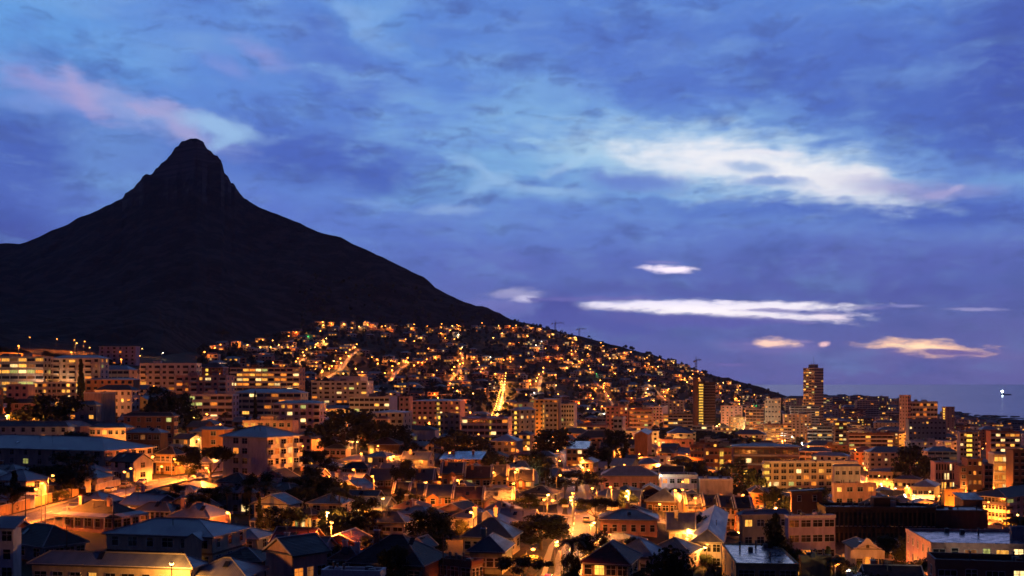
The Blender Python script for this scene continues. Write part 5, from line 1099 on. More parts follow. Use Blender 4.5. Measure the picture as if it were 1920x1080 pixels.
# ------------------------------------------------------------------ authored lamps: most heads read off the photograph
ST = ['sodium', 'yellow', 'white', 'green']
LST = [(56,634,9,'sodium',6000,'tall hillside street lamp with orange glare, far left of the upper street'), (105,636,9,'sodium',6000,'tall street lamp on the upper street, second from the far left'), (141,638,9,'sodium',5000,'tall upper-street lamp before the lit bank'), (157,641,8,'sodium',5000,'upper-street lamp beside the twin poles'),
 (146,644,7,'yellow',1200,'yellow-headed lamp low among the upper-street poles'), (169,652,7,'yellow',900,'yellow lamp at the upper street bend'), (189,661,6,'sodium',500,'small orange lamp below the upper street bend'), (209,660,5,'sodium',600,'small lamp at the flat-topped blue building'),
 (265,655,6,'yellow',1200,'yellow floodlight on the dark slope, upper lamp'), (264,668,6,'yellow',1500,'yellow floodlight on the dark slope, lower lamp'), (304,662,5,'white',300,'single white lamp on the dark slope above the white modern block'),
 (118,704,6,'green',900,'green-glowing garden lamp in front of the purple-roofed upper block'), (65,732,5,'white',1800,'white floodlight at the left end of the lit alley'), (84,731,5,'yellow',1200,'yellow lamp in the lit alley'), (122,733,5,'yellow',1500,'yellow lamp beside cars in the lit alley'), (143,725,5,'white',1600,'white lamp at the bright yellow wall'), (147,743,5,'yellow',1400,'lamp at the right end of the lit alley'), (90,738,4,'sodium',700,'orange lamp low in the alley'),
 (181,709,6,'sodium',1500,'orange street lamp at the lower purple roof, upper head'), (182,718,5,'sodium',900,'orange lamp under the lower purple roof, lower head'), (235,713,5,'sodium',700,'small orange wall lamp by the lower purple roof'), (286,726,5,'sodium',900,'orange lamp beside dark tree right of the white corner house'), (25,730,6,'sodium',1500,'orange lamp post before the pink house at the left edge'),
 (185,758,4,'yellow',1500,'bright yellow lamp at the foot of the blank cube house'), (156,771,3,'white',200,'tiny white garden light under the dark trees, far left'), (61,787,5,'sodium',600,'single lamp on the dark roofs behind the long pale house'), (298,747,4,'yellow',900,'yellow lamp at a lit gateway right of the white corner house'), (280,744,4,'sodium',900,'orange lamp at a lit gateway right of the white corner house'),
 (180,812,4,'sodium',700,'porch lamp of the twin hipped pink house'), (270,802,4,'sodium',1000,'lamp before the floodlit terrace house'), (85,907,9,'sodium',7000,'tall starry street lamp over the planted bank and fence, lower left'), (236,886,8,'sodium',8000,'street lamp glowing against the end of the long blue-roofed block'), (392,878,8,'sodium',5200,'tall orange lamp at the bend left of the tall cream block'), (298,877,5,'sodium',1200,'lamp on the side of the orange balcony house'),
 (337,864,6,'sodium',7000,'lamp over the bright driveway near the orange balcony house'), (411,797,6,'sodium',1600,'starry lamp behind the tall cream block, left of its roof'), (420,814,5,'sodium',900,'small lamp above the eave of the tall cream block'), (486,790,6,'sodium',900,'left lamp of a pair behind the tall cream block roof'), (495,791,6,'sodium',900,'right lamp of a pair behind the tall cream block roof'), (567,834,6,'sodium',2400,'starry orange lamp at the right edge of the tall cream block'),
 (284,983,3,'sodium',250,'small lamp on the ridge of the big blue hipped house'), (322,1063,5,'yellow',2200,'lamp post by the low house at the bottom edge'), (621,981,7,'sodium',2600,'lamp glowing in the lane right of the glowing veranda house'), (682,949,6,'sodium',2200,'lamp half hidden in the tree left of the gabled cottages'), (717,937,5,'yellow',1300,'yellow lamp at the left end of the gabled cottages'), (667,882,6,'sodium',1600,'lamp beside the dark house with lit gable'),
 (648,829,6,'yellow',1800,'left of two lamps over the yellow yard, mid left'), (668,829,6,'yellow',1500,'right of two lamps over the yellow yard, mid left'), (656,826,5,'yellow',900,'middle lamp over the yellow yard, mid left'), (772,800,6,'sodium',1300,'round orange lamp left of the white-eaved bungalow'), (803,792,6,'sodium',1300,'orange lamp in the chain toward the grey side-lit block'), (812,787,6,'yellow',1100,'yellow lamp at the top of the chain by the grey side-lit block'),
 (762,856,6,'sodium',2600,'starry lamp over the small courtyard, mid view'), (758,867,5,'yellow',1600,'second lamp in the small courtyard, mid view'), (702,816,5,'yellow',1400,'lamp under the small pink tower house, left'), (716,818,5,'yellow',1200,'lamp under the small pink tower house, right'), (750,874,4,'sodium',900,'lamp low left of the small courtyard'),
 (988,838,6,'sodium',1600,'lamp before the orange double-eaved house'), (966,886,5,'sodium',1300,'lamp over the glowing-end cottages, second terrace row'), (929,887,5,'sodium',1000,'lamp at the red-brown back-row cottage'), (1056,836,4,'white',250,'white garden light in the dark trees, mid view'), (1030,827,4,'white',250,'cool white dot lamp in dark trees, mid view'), (987,889,4,'white',900,'greenish white floodlamp right of the twin-dormered cottage'),
 (1096,864,6,'sodium',2200,'upper lamp at the orange-lit tree house'), (1095,878,5,'yellow',2200,'lower lamp at the orange-lit tree house'), (1113,860,4,'yellow',700,'yellow lamp beside the orange-lit tree house'), (1068,851,4,'yellow',500,'small lamp left of the orange-lit tree house'), (1149,821,7,'sodium',2200,'upper lamp in the reddish glow, mid view'), (1155,826,6,'sodium',1500,'middle lamp in the reddish glow, mid view'), (1160,836,6,'sodium',1500,'lower lamp in the reddish glow, mid view'),
 (1196,852,7,'sodium',2600,'starry lamp in a cross street, mid right'), (1190,890,4,'yellow',700,'pale yellow lamp on the teal-side roofs, left'), (1209,888,4,'yellow',900,'pale yellow lamp on the teal-side roofs, right'), (1226,857,5,'sodium',1200,'upper lamp left of the mauve two-window house'), (1229,863,5,'sodium',1200,'lower lamp left of the mauve two-window house'),
 (1076,928,7,'sodium',2400,'upper lamp over the middle street'), (1075,934,6,'sodium',1500,'second lamp over the middle street'), (1073,940,6,'yellow',2000,'third lamp over the middle street'), (1107,983,6,'yellow',3000,'brightest lamp beside the middle street'), (1052,1026,6,'sodium',3600,'lamp over the street at the bottom middle'), (1040,1020,5,'yellow',1200,'small yellow lamp left of the bottom middle street'), (1085,1024,4,'yellow',900,'lamp beside the palm of the middle street'),
 (1276,904,6,'sodium',2200,'orange street lamp left end of the pale walled store'), (1265,921,7,'sodium',2400,'starry lamp left of the balcony terrace'), (1277,920,6,'sodium',1500,'slim lamp beside the balcony terrace'), (1302,908,4,'white',900,'white porch light of the mauve two-window house, lower'), (1302,896,4,'white',600,'white porch light of the mauve two-window house, upper'), (1236,892,5,'white',600,'pale round lamp on a post left of the mauve two-window house'),
 (1350,886,7,'yellow',7000,'blazing white-yellow flood lamp before the brick stair-lit block'), (1385,912,6,'sodium',1500,'lamp right of the pale walled store'), (1390,916,5,'yellow',1200,'second lamp right of the pale walled store'), (1398,950,5,'sodium',2400,'lamp at the end of the balcony terrace'), (1285,1012,4,'sodium',900,'lamp below the bright yellow porch cottage'), (1287,994,4,'yellow',1500,'lamp on the bright yellow porch'), (1325,1030,4,'yellow',1000,'lamp by the lit doorway above the big dark bush'), (1242,947,4,'sodium',900,'eave lamp on the teal-roofed house'),
 (1407,973,4,'sodium',900,'wall lamp on the orange two-storey house'), (1457,937,5,'sodium',1800,'lamp at the foot of the glass stairwell'),
 (1659,862,7,'sodium',2200,'lamp above the first floodlit shophouse'), (1637,882,8,'white',12000,'dazzling street lamp at the top of the bright street'), (1648,893,8,'yellow',11000,'second dazzling lamp down the bright street'), (1664,899,8,'yellow',9500,'third lamp down the bright street'), (1680,917,8,'white',10000,'white lamp mid way down the bright street'), (1704,912,8,'yellow',8500,'lamp against the middle floodlit shophouse'), (1698,928,7,'white',8000,'lamp low in the bright street'), (1716,930,7,'yellow',4000,'last lamp in the bright street before the louvred hall'), (1740,923,7,'yellow',7500,'lamp against the hipped corner shophouse'), (1655,908,6,'white',3500,'lamp by the cars in the bright street'),
 (1880,975,8,'sodium',4200,'street lamp in front of the long hotel-like block'), (1876,918,4,'yellow',900,'canopy lamp on the roof of the long hotel-like block'), (1840,960,6,'sodium',3000,'lamp below the hotel-like block, left'), (1908,966,6,'yellow',3000,'lamp at the right edge of the lower bright street'), (1793,862,7,'yellow',3000,'starry yellow lamp above the striped pink office'), (1823,853,6,'yellow',1200,'lamp above the red twin tower'), (1832,853,6,'yellow',900,'paired lamp above the red twin tower'), (1762,856,6,'sodium',2200,'lamp at the orange wall behind the striped pink office'), (1706,843,6,'white',2000,'white lamp at the patterned grey block'), (1690,838,6,'sodium',1600,'lamp left of the patterned grey block'), (1705,858,4,'white',300,'blue-white light high in the dark trees'), (1713,878,4,'yellow',400,'yellow light low in the dark trees'), (1854,873,5,'white',500,'blue-white spotlight beside the floodlit yellow block'),
 (1608,1024,3,'yellow',900,'lamp beside the curly-gabled cottage'), (1618,1040,3,'yellow',900,'low light before the curly-gabled cottage'), (1702,1072,4,'sodium',2500,'added orange lamp by the pink flank of the corner balcony apartments'), (1566,1062,4,'sodium',1800,'orange lamp in the yard beside the brown boxy building'), (1585,1073,4,'white',300,'pink-white lamp in the bottom right yard')]  # the pink-flank lamp is added to light the corner apartments
for (px, py, h, k, P, lb) in LST:
    lamp_at(px, py, lb, h, k=k, P=P)
for (px, Y_, P_) in [(1488,1430,9000),(1516,1440,9000),(1540,1400,9000),(1700,1090,9000),(1735,1085,7000),(1455,1180,9000),(1640,760,6000),(1605,770,6000)]:
    lamp((px-CX)/F*Y_, Y_, 'tall orange lamp '+label_tail(px, Y_), 12, arm=.8, P=P_, s=1.4, name='fill_lamp', group='tall courtyard lamps '+label_tail(px, Y_))  # tall lamps added to brighten the seaside tower and nearby blocks
for px, Y_ in ((1790, 188), (1900, 190)):
    lamp((px-CX)/F*Y_, Y_, 'added unseen pale lamp below the corner balcony apartments', 4, arm=.6, k='white', P=1500, name='fill_lamp', group='added unseen lamps before the corner balcony apartments')  # unseen lamps added below the frame to light the apartment front
# the bright square
for i, (px, py, k, P) in enumerate([(1372,795,'yellow',7000), (1380,788,'yellow',7000), (1386,798,'white',7000), (1395,806,'yellow',6000), (1404,797,'white',9000), (1412,803,'white',11000), (1418,797,'white',9000), (1428,800,'yellow',6000), (1430,789,'yellow',4000), (1436,812,'sodium',4000), (1400,812,'sodium',4000), (1389,811,'sodium',3500), (1420,816,'sodium',3500), (1448,816,'sodium',3500), (1458,822,'yellow',4500), (1466,828,'yellow',4500), (1470,826,'sodium',4500), (1484,820,'white',5000), (1505,831,'white',4500), (1509,842,'yellow',5500), (1508,850,'yellow',5500), (1514,838,'sodium',3500), (1350,796,'yellow',3500), (1343,799,'yellow',3500)]):
    lamp_at(px, py, f"{['dazzling','bright','glaring'][i % 3]} {k} floodlight in the brightly lit square and road, {['tall','short'][i % 2]} pole", 10, k=k, P=P*1.2, s=1.6, omni=True, group='floodlights of the bright square')

# ------------------------------------------------------------------ hillside lanes
nl = 0
for P_, lb in HR:
    acc = 0; top = 'contour' in lb or 'top' in lb
    for i in range(len(P_)-1):
        acc += math.hypot(P_[i+1][0]-P_[i][0], P_[i+1][1]-P_[i][1])
        if acc > (95 if top else 44):
            acc = R.uniform(-8, 6); nl += 1; x, y = P_[i]
            lamp(x+R.uniform(-4, 4), y, f"orange lamp along {lb}", 8, arm=.8, k='sodium' if R.random() < .8 else 'yellow', P=(3500 if top else 8000)*R.uniform(.5, 1.3), s=2.2, group='lamps along '+lb)
for i in range(len(r5)-1):
    if i % 6 == 1:
        x, y = r5[i]
        for s in (-1, 1): lamp(x+s*2.6, y, 'strong yellow lamp lining the steep glowing street', 8, arm=.8, k='yellow' if s > 0 else 'sodium', P=6000, s=1.3, rz=math.pi if s > 0 else 0, group='lamps of the steep glowing street')
for P_, d0, nm_, pw in [(r1, 26, 'the curved street below the long blue-roofed block', 2600), (r6, 17, 'the lane before the small gabled terraces', 2300), (r7, 20, 'the lane before the two-storey balcony terrace', 1800), (r8, 30, 'the cross street behind the first roofs', 1500), (r9, 34, 'the cross street before the apartment blocks', 2200), (r10, 30, 'the upper street under the dark mountain', 1600), (r2, 34, 'the street running away between gardens', 2000), (r3, 24, 'the bright seaward street', 6500), (r4, 36, 'the main road toward the bright square', 7000)]:
    acc = 8
    for i in range(len(P_)-1):
        x, y = P_[i]; acc += math.hypot(P_[i+1][0]-x, P_[i+1][1]-y)
        if acc > d0 and -80 < wpx(x, y) < 2000:
            acc = 0; dx, dy = P_[i+1][0]-x, P_[i+1][1]-y; L = math.hypot(dx, dy); s = 1 if (i % 2) else -1
            lamp(x-dy/L*5.5*s, y+dx/L*5.5*s, f"orange street lamp standing along {nm_}", 7, arm=1.2, rz=math.atan2(dx, -dy)+(math.pi if s > 0 else 0), P=pw*R.uniform(.7, 1.2), s=1. if y < 600 else 1.5, group='lamps along '+nm_)

# ------------------------------------------------------------------ named trees
def tree_at(kind, px, ptop, Y, lb=None, seed=0, h=None, sx=1., wpx_=None):
    x = (px-CX)/F*Y; z = gz(x, Y); hh = h or (H0+(CY-ptop)/F*Y-z)
    hh = max(2.5, hh)*{'bush': 1.18, 'wide': 1.03}.get(kind, 1.); mark(x, Y, hh*.22)
    if wpx_: sx = (wpx_/F*Y)/(hh*{'round': .72, 'wide': 1.3, 'tall': .3, 'norfolk': .46, 'palm': .55, 'bush': .95}[kind])
    return tree(kind, x, Y, hh, seed, lb, None, sx=sx)
for a in [('round',645,766,455,'huge black tree mass left of the yellow-walled flats',0,110), ('round',700,784,470,'dark tree at the right flank of the huge black tree mass',1,60), ('round',743,791,480,'dark round tree above the tall-windowed brown house',2,52), ('round',845,800,470,'large black tree left of the white-parapet flats',1,60), ('round',885,815,450,'broad black tree before the white-parapet flats',3,62), ('round',918,845,420,'dark tree at the grey hip-roofed house',0,40),
  ('round',1035,800,500,'wide dark tree above the silver-roofed cottage',2,66), ('round',1000,850,400,'large black tree between the terrace rows and the tree house',3,64), ('round',1080,882,352,'big rounded black tree right of the central trees',0,90), ('round',1015,960,222,'massive black pine crown leaning over the middle street',2,100), ('round',985,925,290,'dark tree behind the twin-dormered cottage end',1,44), ('round',968,975,238,'black tree left of the massive black pine',0,50), ('round',1095,938,292,'lit round bush-like tree by the middle street, reddish',3,30), ('bush',1056,930,300,'round orange-lit shrub at the street corner',1,26),
  ('wide',395,828,300,'tall umbrella pine with bare leaning trunk before the cream block',0,80), ('round',352,830,330,'dark tree over the bright driveway',1,44), ('round',455,800,380,'black tree left of the cream block roof',2,44), ('round',130,846,290,'big black tree before the long blue-roofed block',3,90), ('round',90,865,300,'dark tree at the left half of the long blue-roofed block',1,70), ('round',150,806,370,'domed black tree behind the long blue-roofed block',2,66), ('round',105,738,440,'black tree in front of the floodlit alley',0,80), ('round',60,762,440,'dark shrub tree under the dark pyramid-roofed house',1,70), ('round',300,722,540,'dark tree right of the white corner house',3,40), ('tall',152,672,545,'dark cypress before the purple-roofed upper block',0,16), ('round',330,735,500,'dark trees before the stepped pink apartments',2,56),
  ('palm',425,910,250,'dark shaggy palm before the cream block, left one',0,34), ('palm',468,908,246,'dark shaggy palm before the cream block, right one',1,40), ('round',530,945,222,'big black bushy tree before the glowing veranda house',1,78), ('round',590,870,285,'black tree at the right foot of the cream block',2,50), ('round',572,905,250,'dark crown below the right corner of the cream block',1,50), ('round',655,925,262,'deep dark crown left of the tree lamp',2,60), ('round',622,948,232,'black crown behind the lane lamp',3,52), ('round',700,1000,200,'black crown left of the white strip-windowed house',0,44), ('round',612,890,262,'large dark tree right of the cream block',3,70), ('round',650,962,216,'dark round tree beside the lane lamp',0,70), ('round',640,905,300,'tree glowing orange from the lane lamp',1,60), ('round',806,952,216,'round black tree right of the white strip-windowed house',2,72), ('round',760,915,280,'low dark tree before the gabled cottages',0,40), ('tall',487,925,232,'slim cypress beside the right palm',1,14),
  ('palm',1073,1005,182,'spiky palm over the bottom middle street',2,60), ('round',1068,1030,168,'black foliage column at the palm of the middle street',2,40), ('bush',1250,1022,150,'huge black tree crown at the bottom edge',3,190), ('bush',1340,1030,150,'black foliage in front of the wet flat-roofed building',2,60), ('norfolk',1390,850,440,'pointed norfolk pine before the dark long flats',0,52), ('round',1416,872,425,'dark tree beside the glass stairwell',1,34), ('round',1330,880,420,'dark tree left of the blazing flood lamp',2,36), ('palm',1372,868,425,'small lit palm right of the blazing flood lamp',0,26), ('tall',1455,960,215,'dark pointed tree before the orange two-storey house',3,44), ('round',1456,975,210,'dark tree base before the orange two-storey house',0,44), ('round',1322,960,250,'dark round tree beside the balcony terrace',1,30),
  ('round',1655,1000,255,'black tree behind the curly-gabled cottage',2,60), ('bush',1640,1058,175,'black bushes in the bottom right yard',0,90), ('bush',1610,1046,210,'shrub beside the curly-gabled cottage',1,30), ('round',1715,835,560,'tall black tree mass above the bright street',0,66), ('round',1740,850,540,'black tree with blue lights above the bright street',1,50), ('palm',1744,935,400,'palm tree at the end of the bright street',1,26), ('round',1690,872,560,'dark tree at the top of the floodlit shophouses',3,30), ('round',1280,808,900,'dark tree mass at the foot of the brown tower',0,60), ('round',1340,806,850,'dark tree line right of the brown tower foot',1,70), ('round',1390,820,800,'dark trees below the bright square',2,80), ('round',1250,800,840,'dark trees left of the brown tower foot',3,60), ('round',1155,800,560,'dark tree before the pale mid block',1,44), ('round',1120,835,470,'dark tree above the reddish glow',2,40), ('tall',478,735,500,'dark cypress in front of the cream blue-roofed flats',2,12)]:
    tree_at(a[0], a[1], a[2], a[3], a[4], a[5], wpx_=a[6])

# ------------------------------------------------------------------ fill in the rest of the town: near to far, skipping what nothing shows of
ENV_LATE.sort()
ei = 0
def push(Y):
    global ei
    while ei < len(ENV_LATE) and ENV_LATE[ei][0] < Y:
        _, i, t = ENV_LATE[ei]; ENV[i] = min(ENV[i], t); ei += 1
def seen(x, y, wid, ztop, need=.3):
    a, c = wpx(x-wid/2, y), wpx(x+wid/2, y); pt = CY-(ztop-H0)/y*F
    if c < -10 or a > 1930 or pt > 1082: return False, pt
    i0, i1 = max(0, int((a+60)/8)), min(329, int((c+60)/8)); n = i1-i0+1
    ok = sum(1 for i in range(i0, i1+1) if ENV[i] > pt+2.2)
    return ok >= max(1, n*need), pt
def cover(x, y, wid, pt):
    a, c = wpx(x-wid/2, y), wpx(x+wid/2, y)
    for i in range(max(0, int((a+60)/8)), min(329, int((c+60)/8))+1): ENV[i] = min(ENV[i], pt+(3 if True else 0))
WN = {'white': 'white', 'cream': 'cream', 'pink': 'pink', 'grey': 'grey', 'pale': 'pale', 'ochre': 'ochre', 'brown': 'brown', 'orange': 'terracotta', 'lilac': 'mauve', 'brick': 'brick', 'green': 'grey-green'}
RN = {'blue': 'blue-grey tin', 'grey': 'grey tin', 'dark': 'black', 'slate': 'slate', 'silver': 'silver tin', 'red': 'red tiled', 'rust': 'rust-brown tiled', 'char': 'charcoal tiled'}
CNT = {'house': 0, 'apartments': 0, 'hill': 0}
def filler(x, y, th, W, D, fl, apt, rnd):
    near = y < 420
    for _ in range(30):
        wall = rnd.choice(['white', 'cream', 'pink', 'grey', 'pale', 'ochre', 'brown', 'orange', 'lilac', 'brick', 'white', 'pale', 'cream'])
        if apt: roof = rnd.choice(['flat', 'flat', 'hip'])
        else: roof = rnd.choice(['hip', 'hip', 'gable', 'gable', 'flat'] if y > 420 else ['hip', 'gable', 'gable', 'hip', 'hip'])
        rc = rnd.choice(['blue', 'blue', 'slate', 'slate', 'dark', 'dark', 'red', 'rust', 'char', 'char', 'char', 'grey'] if not roof == 'flat' else ['grey', 'slate', 'dark', 'silver'])
        ch = rnd.choice((0, 1)) if not apt and near else 0
        kind = rnd.choice(['w', 'w', 'band', 'bal', 'strip']) if apt else 'w'
        ex = [V('f', 2, 2.7, rc)] if (not apt and y < 420 and rnd.random() < .4) else []
        nm = 'flats' if apt else ('house' if fl > 1 else 'cottage')
        det = {'band': ' and balcony bands', 'bal': ' and boxed balconies', 'strip': ' and ribbon windows'}.get(kind, '') if apt else (' and porch' if ex else '')
        lb = f"{WN[wall]} {nm} with {RN[rc]} {'flat' if roof == 'flat' else 'hipped' if roof == 'hip' else 'gabled'} roof{', chimney' if ch else ''}{det} {label_tail(wpx(x, y), y)}"
        if lb not in USED and len(lb.split()) <= 16: break
    nmm = {'flats': 'apartment_building', 'house': 'house', 'cottage': 'cottage'}[nm]; catt = {'flats': 'apartment building'}.get(nm, nm)
    r_ = roof if not (roof == 'gable' and rnd.random() < .3) else 'gable'
    z0 = min(gz(x-W*.3, y), gz(x+W*.3, y), gz(x, y-D*.3))
    lit = .2 if not apt else rnd.choice((.1, .22, .35))
    nw = max(2, int(W/(3.4 if y < 700 else 4.2)))
    fs = dict(n=nw, st=kind, lit=lit, fl=fl)
    if apt and rnd.random() < .22: fs['stair'] = (rnd.uniform(.3, .7), 1.8)
    ss = dict(n=max(1, int(D/4.5)), st='w', lit=lit*.7, fl=fl)
    u = x/y
    side = {'l': ss} if (u > math.tan(th)*1.0+.0 and u > 0.02) else {'r': ss}
    H = (2.75*fl+.1) if not apt else 3.*fl+.8
    rg = rnd.choice(('x', 'x', 'y'))
    building(nmm, catt, lb, x, y, z0, th, W, D, H, wall=wall, roof=roof, rc=rc, rh=(min(W, D)*rnd.uniform(.22, .32) if roof != 'flat' else rnd.uniform(.4, .9)), f=fs, near=near, chim=ch, extra=ex, ridge=rg if D < W*1.3 else 'x', group={'flats': 'apartment blocks filling the town', 'house': 'houses filling the town', 'cottage': 'low cottages filling the town'}[nm], door=near, **side)
TH = rad(11)
rnd = random.Random(21)
cand = []
def grid(y0, y1, dx, dy, th, jit, px0, px1):
    c, s = math.cos(th), math.sin(th); out = []
    n = int(2600/dy)
    for i in range(-n, n):
        for j in range(-int(2400/dx), int(2400/dx)):
            a, b_ = j*dx+(i % 2)*dx*.4, i*dy; x, y = a*c+b_*s, -a*s+b_*c
            if not (y0 < y < y1): continue
            if not (px0 < wpx(x, y) < px1): continue
            out.append((y+rnd.uniform(-jit, jit), x+rnd.uniform(-jit, jit)))
    return out
for (y, x) in grid(168, 430, 11.2, 12.2, TH, 1.6, -70, 1980): cand.append((y, x, 'near'))
for (y, x) in grid(430, 680, 16, 19, TH, 3, -70, 1980): cand.append((y, x, 'mid'))
for (y, x) in grid(680, 1250, 30, 30, rad(6), 6, 380, 1980): cand.append((y, x, 'far'))
for (y, x) in grid(1250, 2900, 46, 52, rad(4), 10, 1330, 1960): cand.append((y, x, 'sea'))
for (y, x) in grid(870, 2260, 25, 36, rad(3), 8, 372, 1490): cand.append((y, x, 'hill'))
cand.sort()
HILL = []
for (y, x, zn) in cand:
    px = wpx(x, y); push(y)
    if px < 395 and y > 760: continue
    if y > tab(YF, px)-12: continue
    if zn == 'hill' and (y < 870+max(0, (px-960))*1.15): continue
    if zn == 'far' and (y > 870+max(0, (px-960))*1.15): continue
    if zn == 'sea' and (px < 1490 and y > 1500): continue
    if zn == 'sea' and T(px, y) < 3.5: continue
    z = gz(x, y)
    sk = tab([(1400,700),(1480,746),(1560,741),(1700,741),(1760,757),(1790,773),(1830,785),(1960,791)], px)
    if zn in ('near', 'mid'):
        apt = rnd.random() < (.02 if zn == 'near' else .10)+(.25 if px > 1500 else 0); fl = rnd.choice((3, 4, 5)) if apt else rnd.choice((1, 1, 2) if zn == 'near' else (1, 2, 2))
        W = rnd.uniform(6.8, 9.8) if not apt else rnd.uniform(14, 20); D = rnd.uniform(6.5, 8.5)
        if not free(x, y, W*.46): continue
        if rnd.random() < .06: continue
        if hides(x, y, W, z+2.75*fl+1.3):
            apt = False; fl = 1; W = min(W, 11)
            if hides(x, y, W, z+4.0): continue
        v, pt = seen(x, y, W, z+3*fl+2, .3)
        if not v: continue
        if not apt and CNT['house'] >= 290: continue
        CNT['apartments' if apt else 'house'] += 1
        filler(x, y, TH+rnd.uniform(-.06, .06)+rnd.choice((0, 0, .25)), W, D, fl, apt, rnd); mark(x, y, W*.5); cover(x, y, W, CY-(z+3*fl-H0)/y*F)
    elif zn in ('far', 'sea'):
        W = rnd.uniform(16, 28) if zn == 'far' else rnd.uniform(20, 44); D = rnd.uniform(11, 16); fl = rnd.choice((2, 2, 3, 3, 4)) if zn == 'far' else rnd.choice((4, 5, 6, 7, 8, 9, 11) if y > 1700 else (3, 4, 5, 6))
        if px > 1380 and zn == 'far': fl += rnd.choice((0, 1, 2))
        if not free(x, y, W*.42) or rnd.random() < .1: continue
        while px > 1470 and fl > 2 and CY-(z+3*fl+1-H0)/y*F < sk: fl -= 1
        if px > 1470 and CY-(z+3*fl+1-H0)/y*F < sk: continue
        if hides(x, y, W, z+3*fl): fl = 2
        if hides(x, y, W, z+3*fl, .6): continue
        v, pt = seen(x, y, W, z+3*fl+1, .35)
        if not v or CNT['apartments'] > 215: continue
        CNT['apartments'] += 1
        filler(x, y, rad(6)+rnd.uniform(-.15, .25), W, D, fl, True, rnd); mark(x, y, W*.5); cover(x, y, W, CY-(z+3*fl-H0)/y*F)
    else:
        if not free(x, y, 6) or rnd.random() < .12 or fbm(x, y*.6, 95, 3) < -.24: continue
        v, pt = seen(x, y, 12, z+6, .3)
        if v: HILL.append((x, y, z)); mark(x, y, 7)
print('filler', CNT, 'hill', len(HILL))
# ------------------------------------------------------------------ the houses on the hillside
ARCH = {}
def arch(wall, roof, rc, fl, pat, W):
    """an unplaced set of parts: (name, mesh, loc, rz)"""
    k = (wall, roof, rc, fl, pat, W)
    if k in ARCH: return ARCH[k]
    D = 9.; H = 3.1*fl; out = [('wall', wall_mesh(W, D, H, wallm(wall), 'x' if roof == 'gable' else None, 2.2), (0,0,0), 0)]
    if roof == 'flat':
        b = MB(); b.box(-W/2-.5, W/2+.5, -D/2-.8, D/2+.3, 0, .35, TRIM); b.box(-W/2-.3, W/2+.3, -D/2-.6, D/2+.1, .35, .4, roofm(rc)); out.append(('roof', b.mesh('roof'), (0,0,H), 0))
    else: out.append(('roof', roof_mesh(roof, W, D, 2.2, roofm(rc), .6), (0,0,H), 0))
    b = MB(); b.box(-W/2, W/2, -D/2-1.6, -D/2-.02, H*.5-.25 if fl > 1 else -.1, H*.5-.05 if fl > 1 else .1, TRIM); out.append(('balcony', b.mesh('balcony'), (0,0,0), 0))
    i = 0
    for f in range(fl):
        for c in range(3):
            p = pat[i] if i < len(pat) else 'dark'; i += 1
            out.append(('window', window_mesh(2.4 if c != 1 else 1.6, 1.7, p, 'cross', False), (-W/2+W*(c+.5)/3, -D/2, f*3.1+.8), 0))
    ARCH[k] = out; return out
PATS = [('dark',)*6, ('warm','dark','dark','dark','dark','dark'), ('dark','dark','warm','dark','dark','amber'), ('warm','warm','dark','dark','amber','dark'), ('dark','white','dark','dark','dark','dark'), ('dark','dark','dark','warm','warm','warm'), ('amber','dark','dark','dark','dark','amber'), ('dark','dark','dark','dark','white','dark'), ('warm','white','warm','dark','warm','dark')]
PTXT = ['all windows dark', 'one lit window', 'two lit windows', 'three lit windows', 'one white-lit window', 'lit upper floor', 'two amber windows', 'a white-lit upper window', 'most windows glowing']
def hill_place(x, y):
    px = wpx(x, y); py = CY-(gz(x, y)-H0)/y*F; best = None
    L = [(620,700,'above the cream apartments'), (490,625,'at the far end of the hill'), (570,668,'by the mountain-side lane'), (655,680,'by the broad lit lane'), (745,700,'by the forked mid-slope lane'), (850,690,'by the lane below roadside houses'), (938,720,'beside the steep glowing street'), (1013,715,'by the short steep lane'), (1130,735,'by the lane slanting to the brown tower'), (1235,742,'by the lane curling behind the tower'), (700,612,'just under the dark mountain slope'), (820,625,'near the top street, middle of the hill'), (930,612,'where the dark ridge meets the houses'), (1040,625,'below the left hilltop crane'), (1090,640,'below the right hilltop crane'), (1170,665,'on the skyline right of the cranes'), (1250,690,'on the falling skyline above the brown tower'), (1340,715,'on the skyline right of the brown tower'), (1420,735,'at the seaward foot of the hill'), (700,655,'in the upper middle of the slope'), (1000,655,'in the centre of the hill'), (1080,690,'on the seaward half of the hill'), (790,740,'at the foot of the hill, behind long flats'), (1060,745,'at the foot of the hill, behind the olive flats')]
    return min(L, key=lambda a: (a[0]-px)**2+((a[1]-py)*1.8)**2)[2]
HW = ['white', 'cream', 'pink', 'grey', 'pale', 'lilac', 'brown', 'orange']
rnd = random.Random(5)
far = MB(); nfar = 0
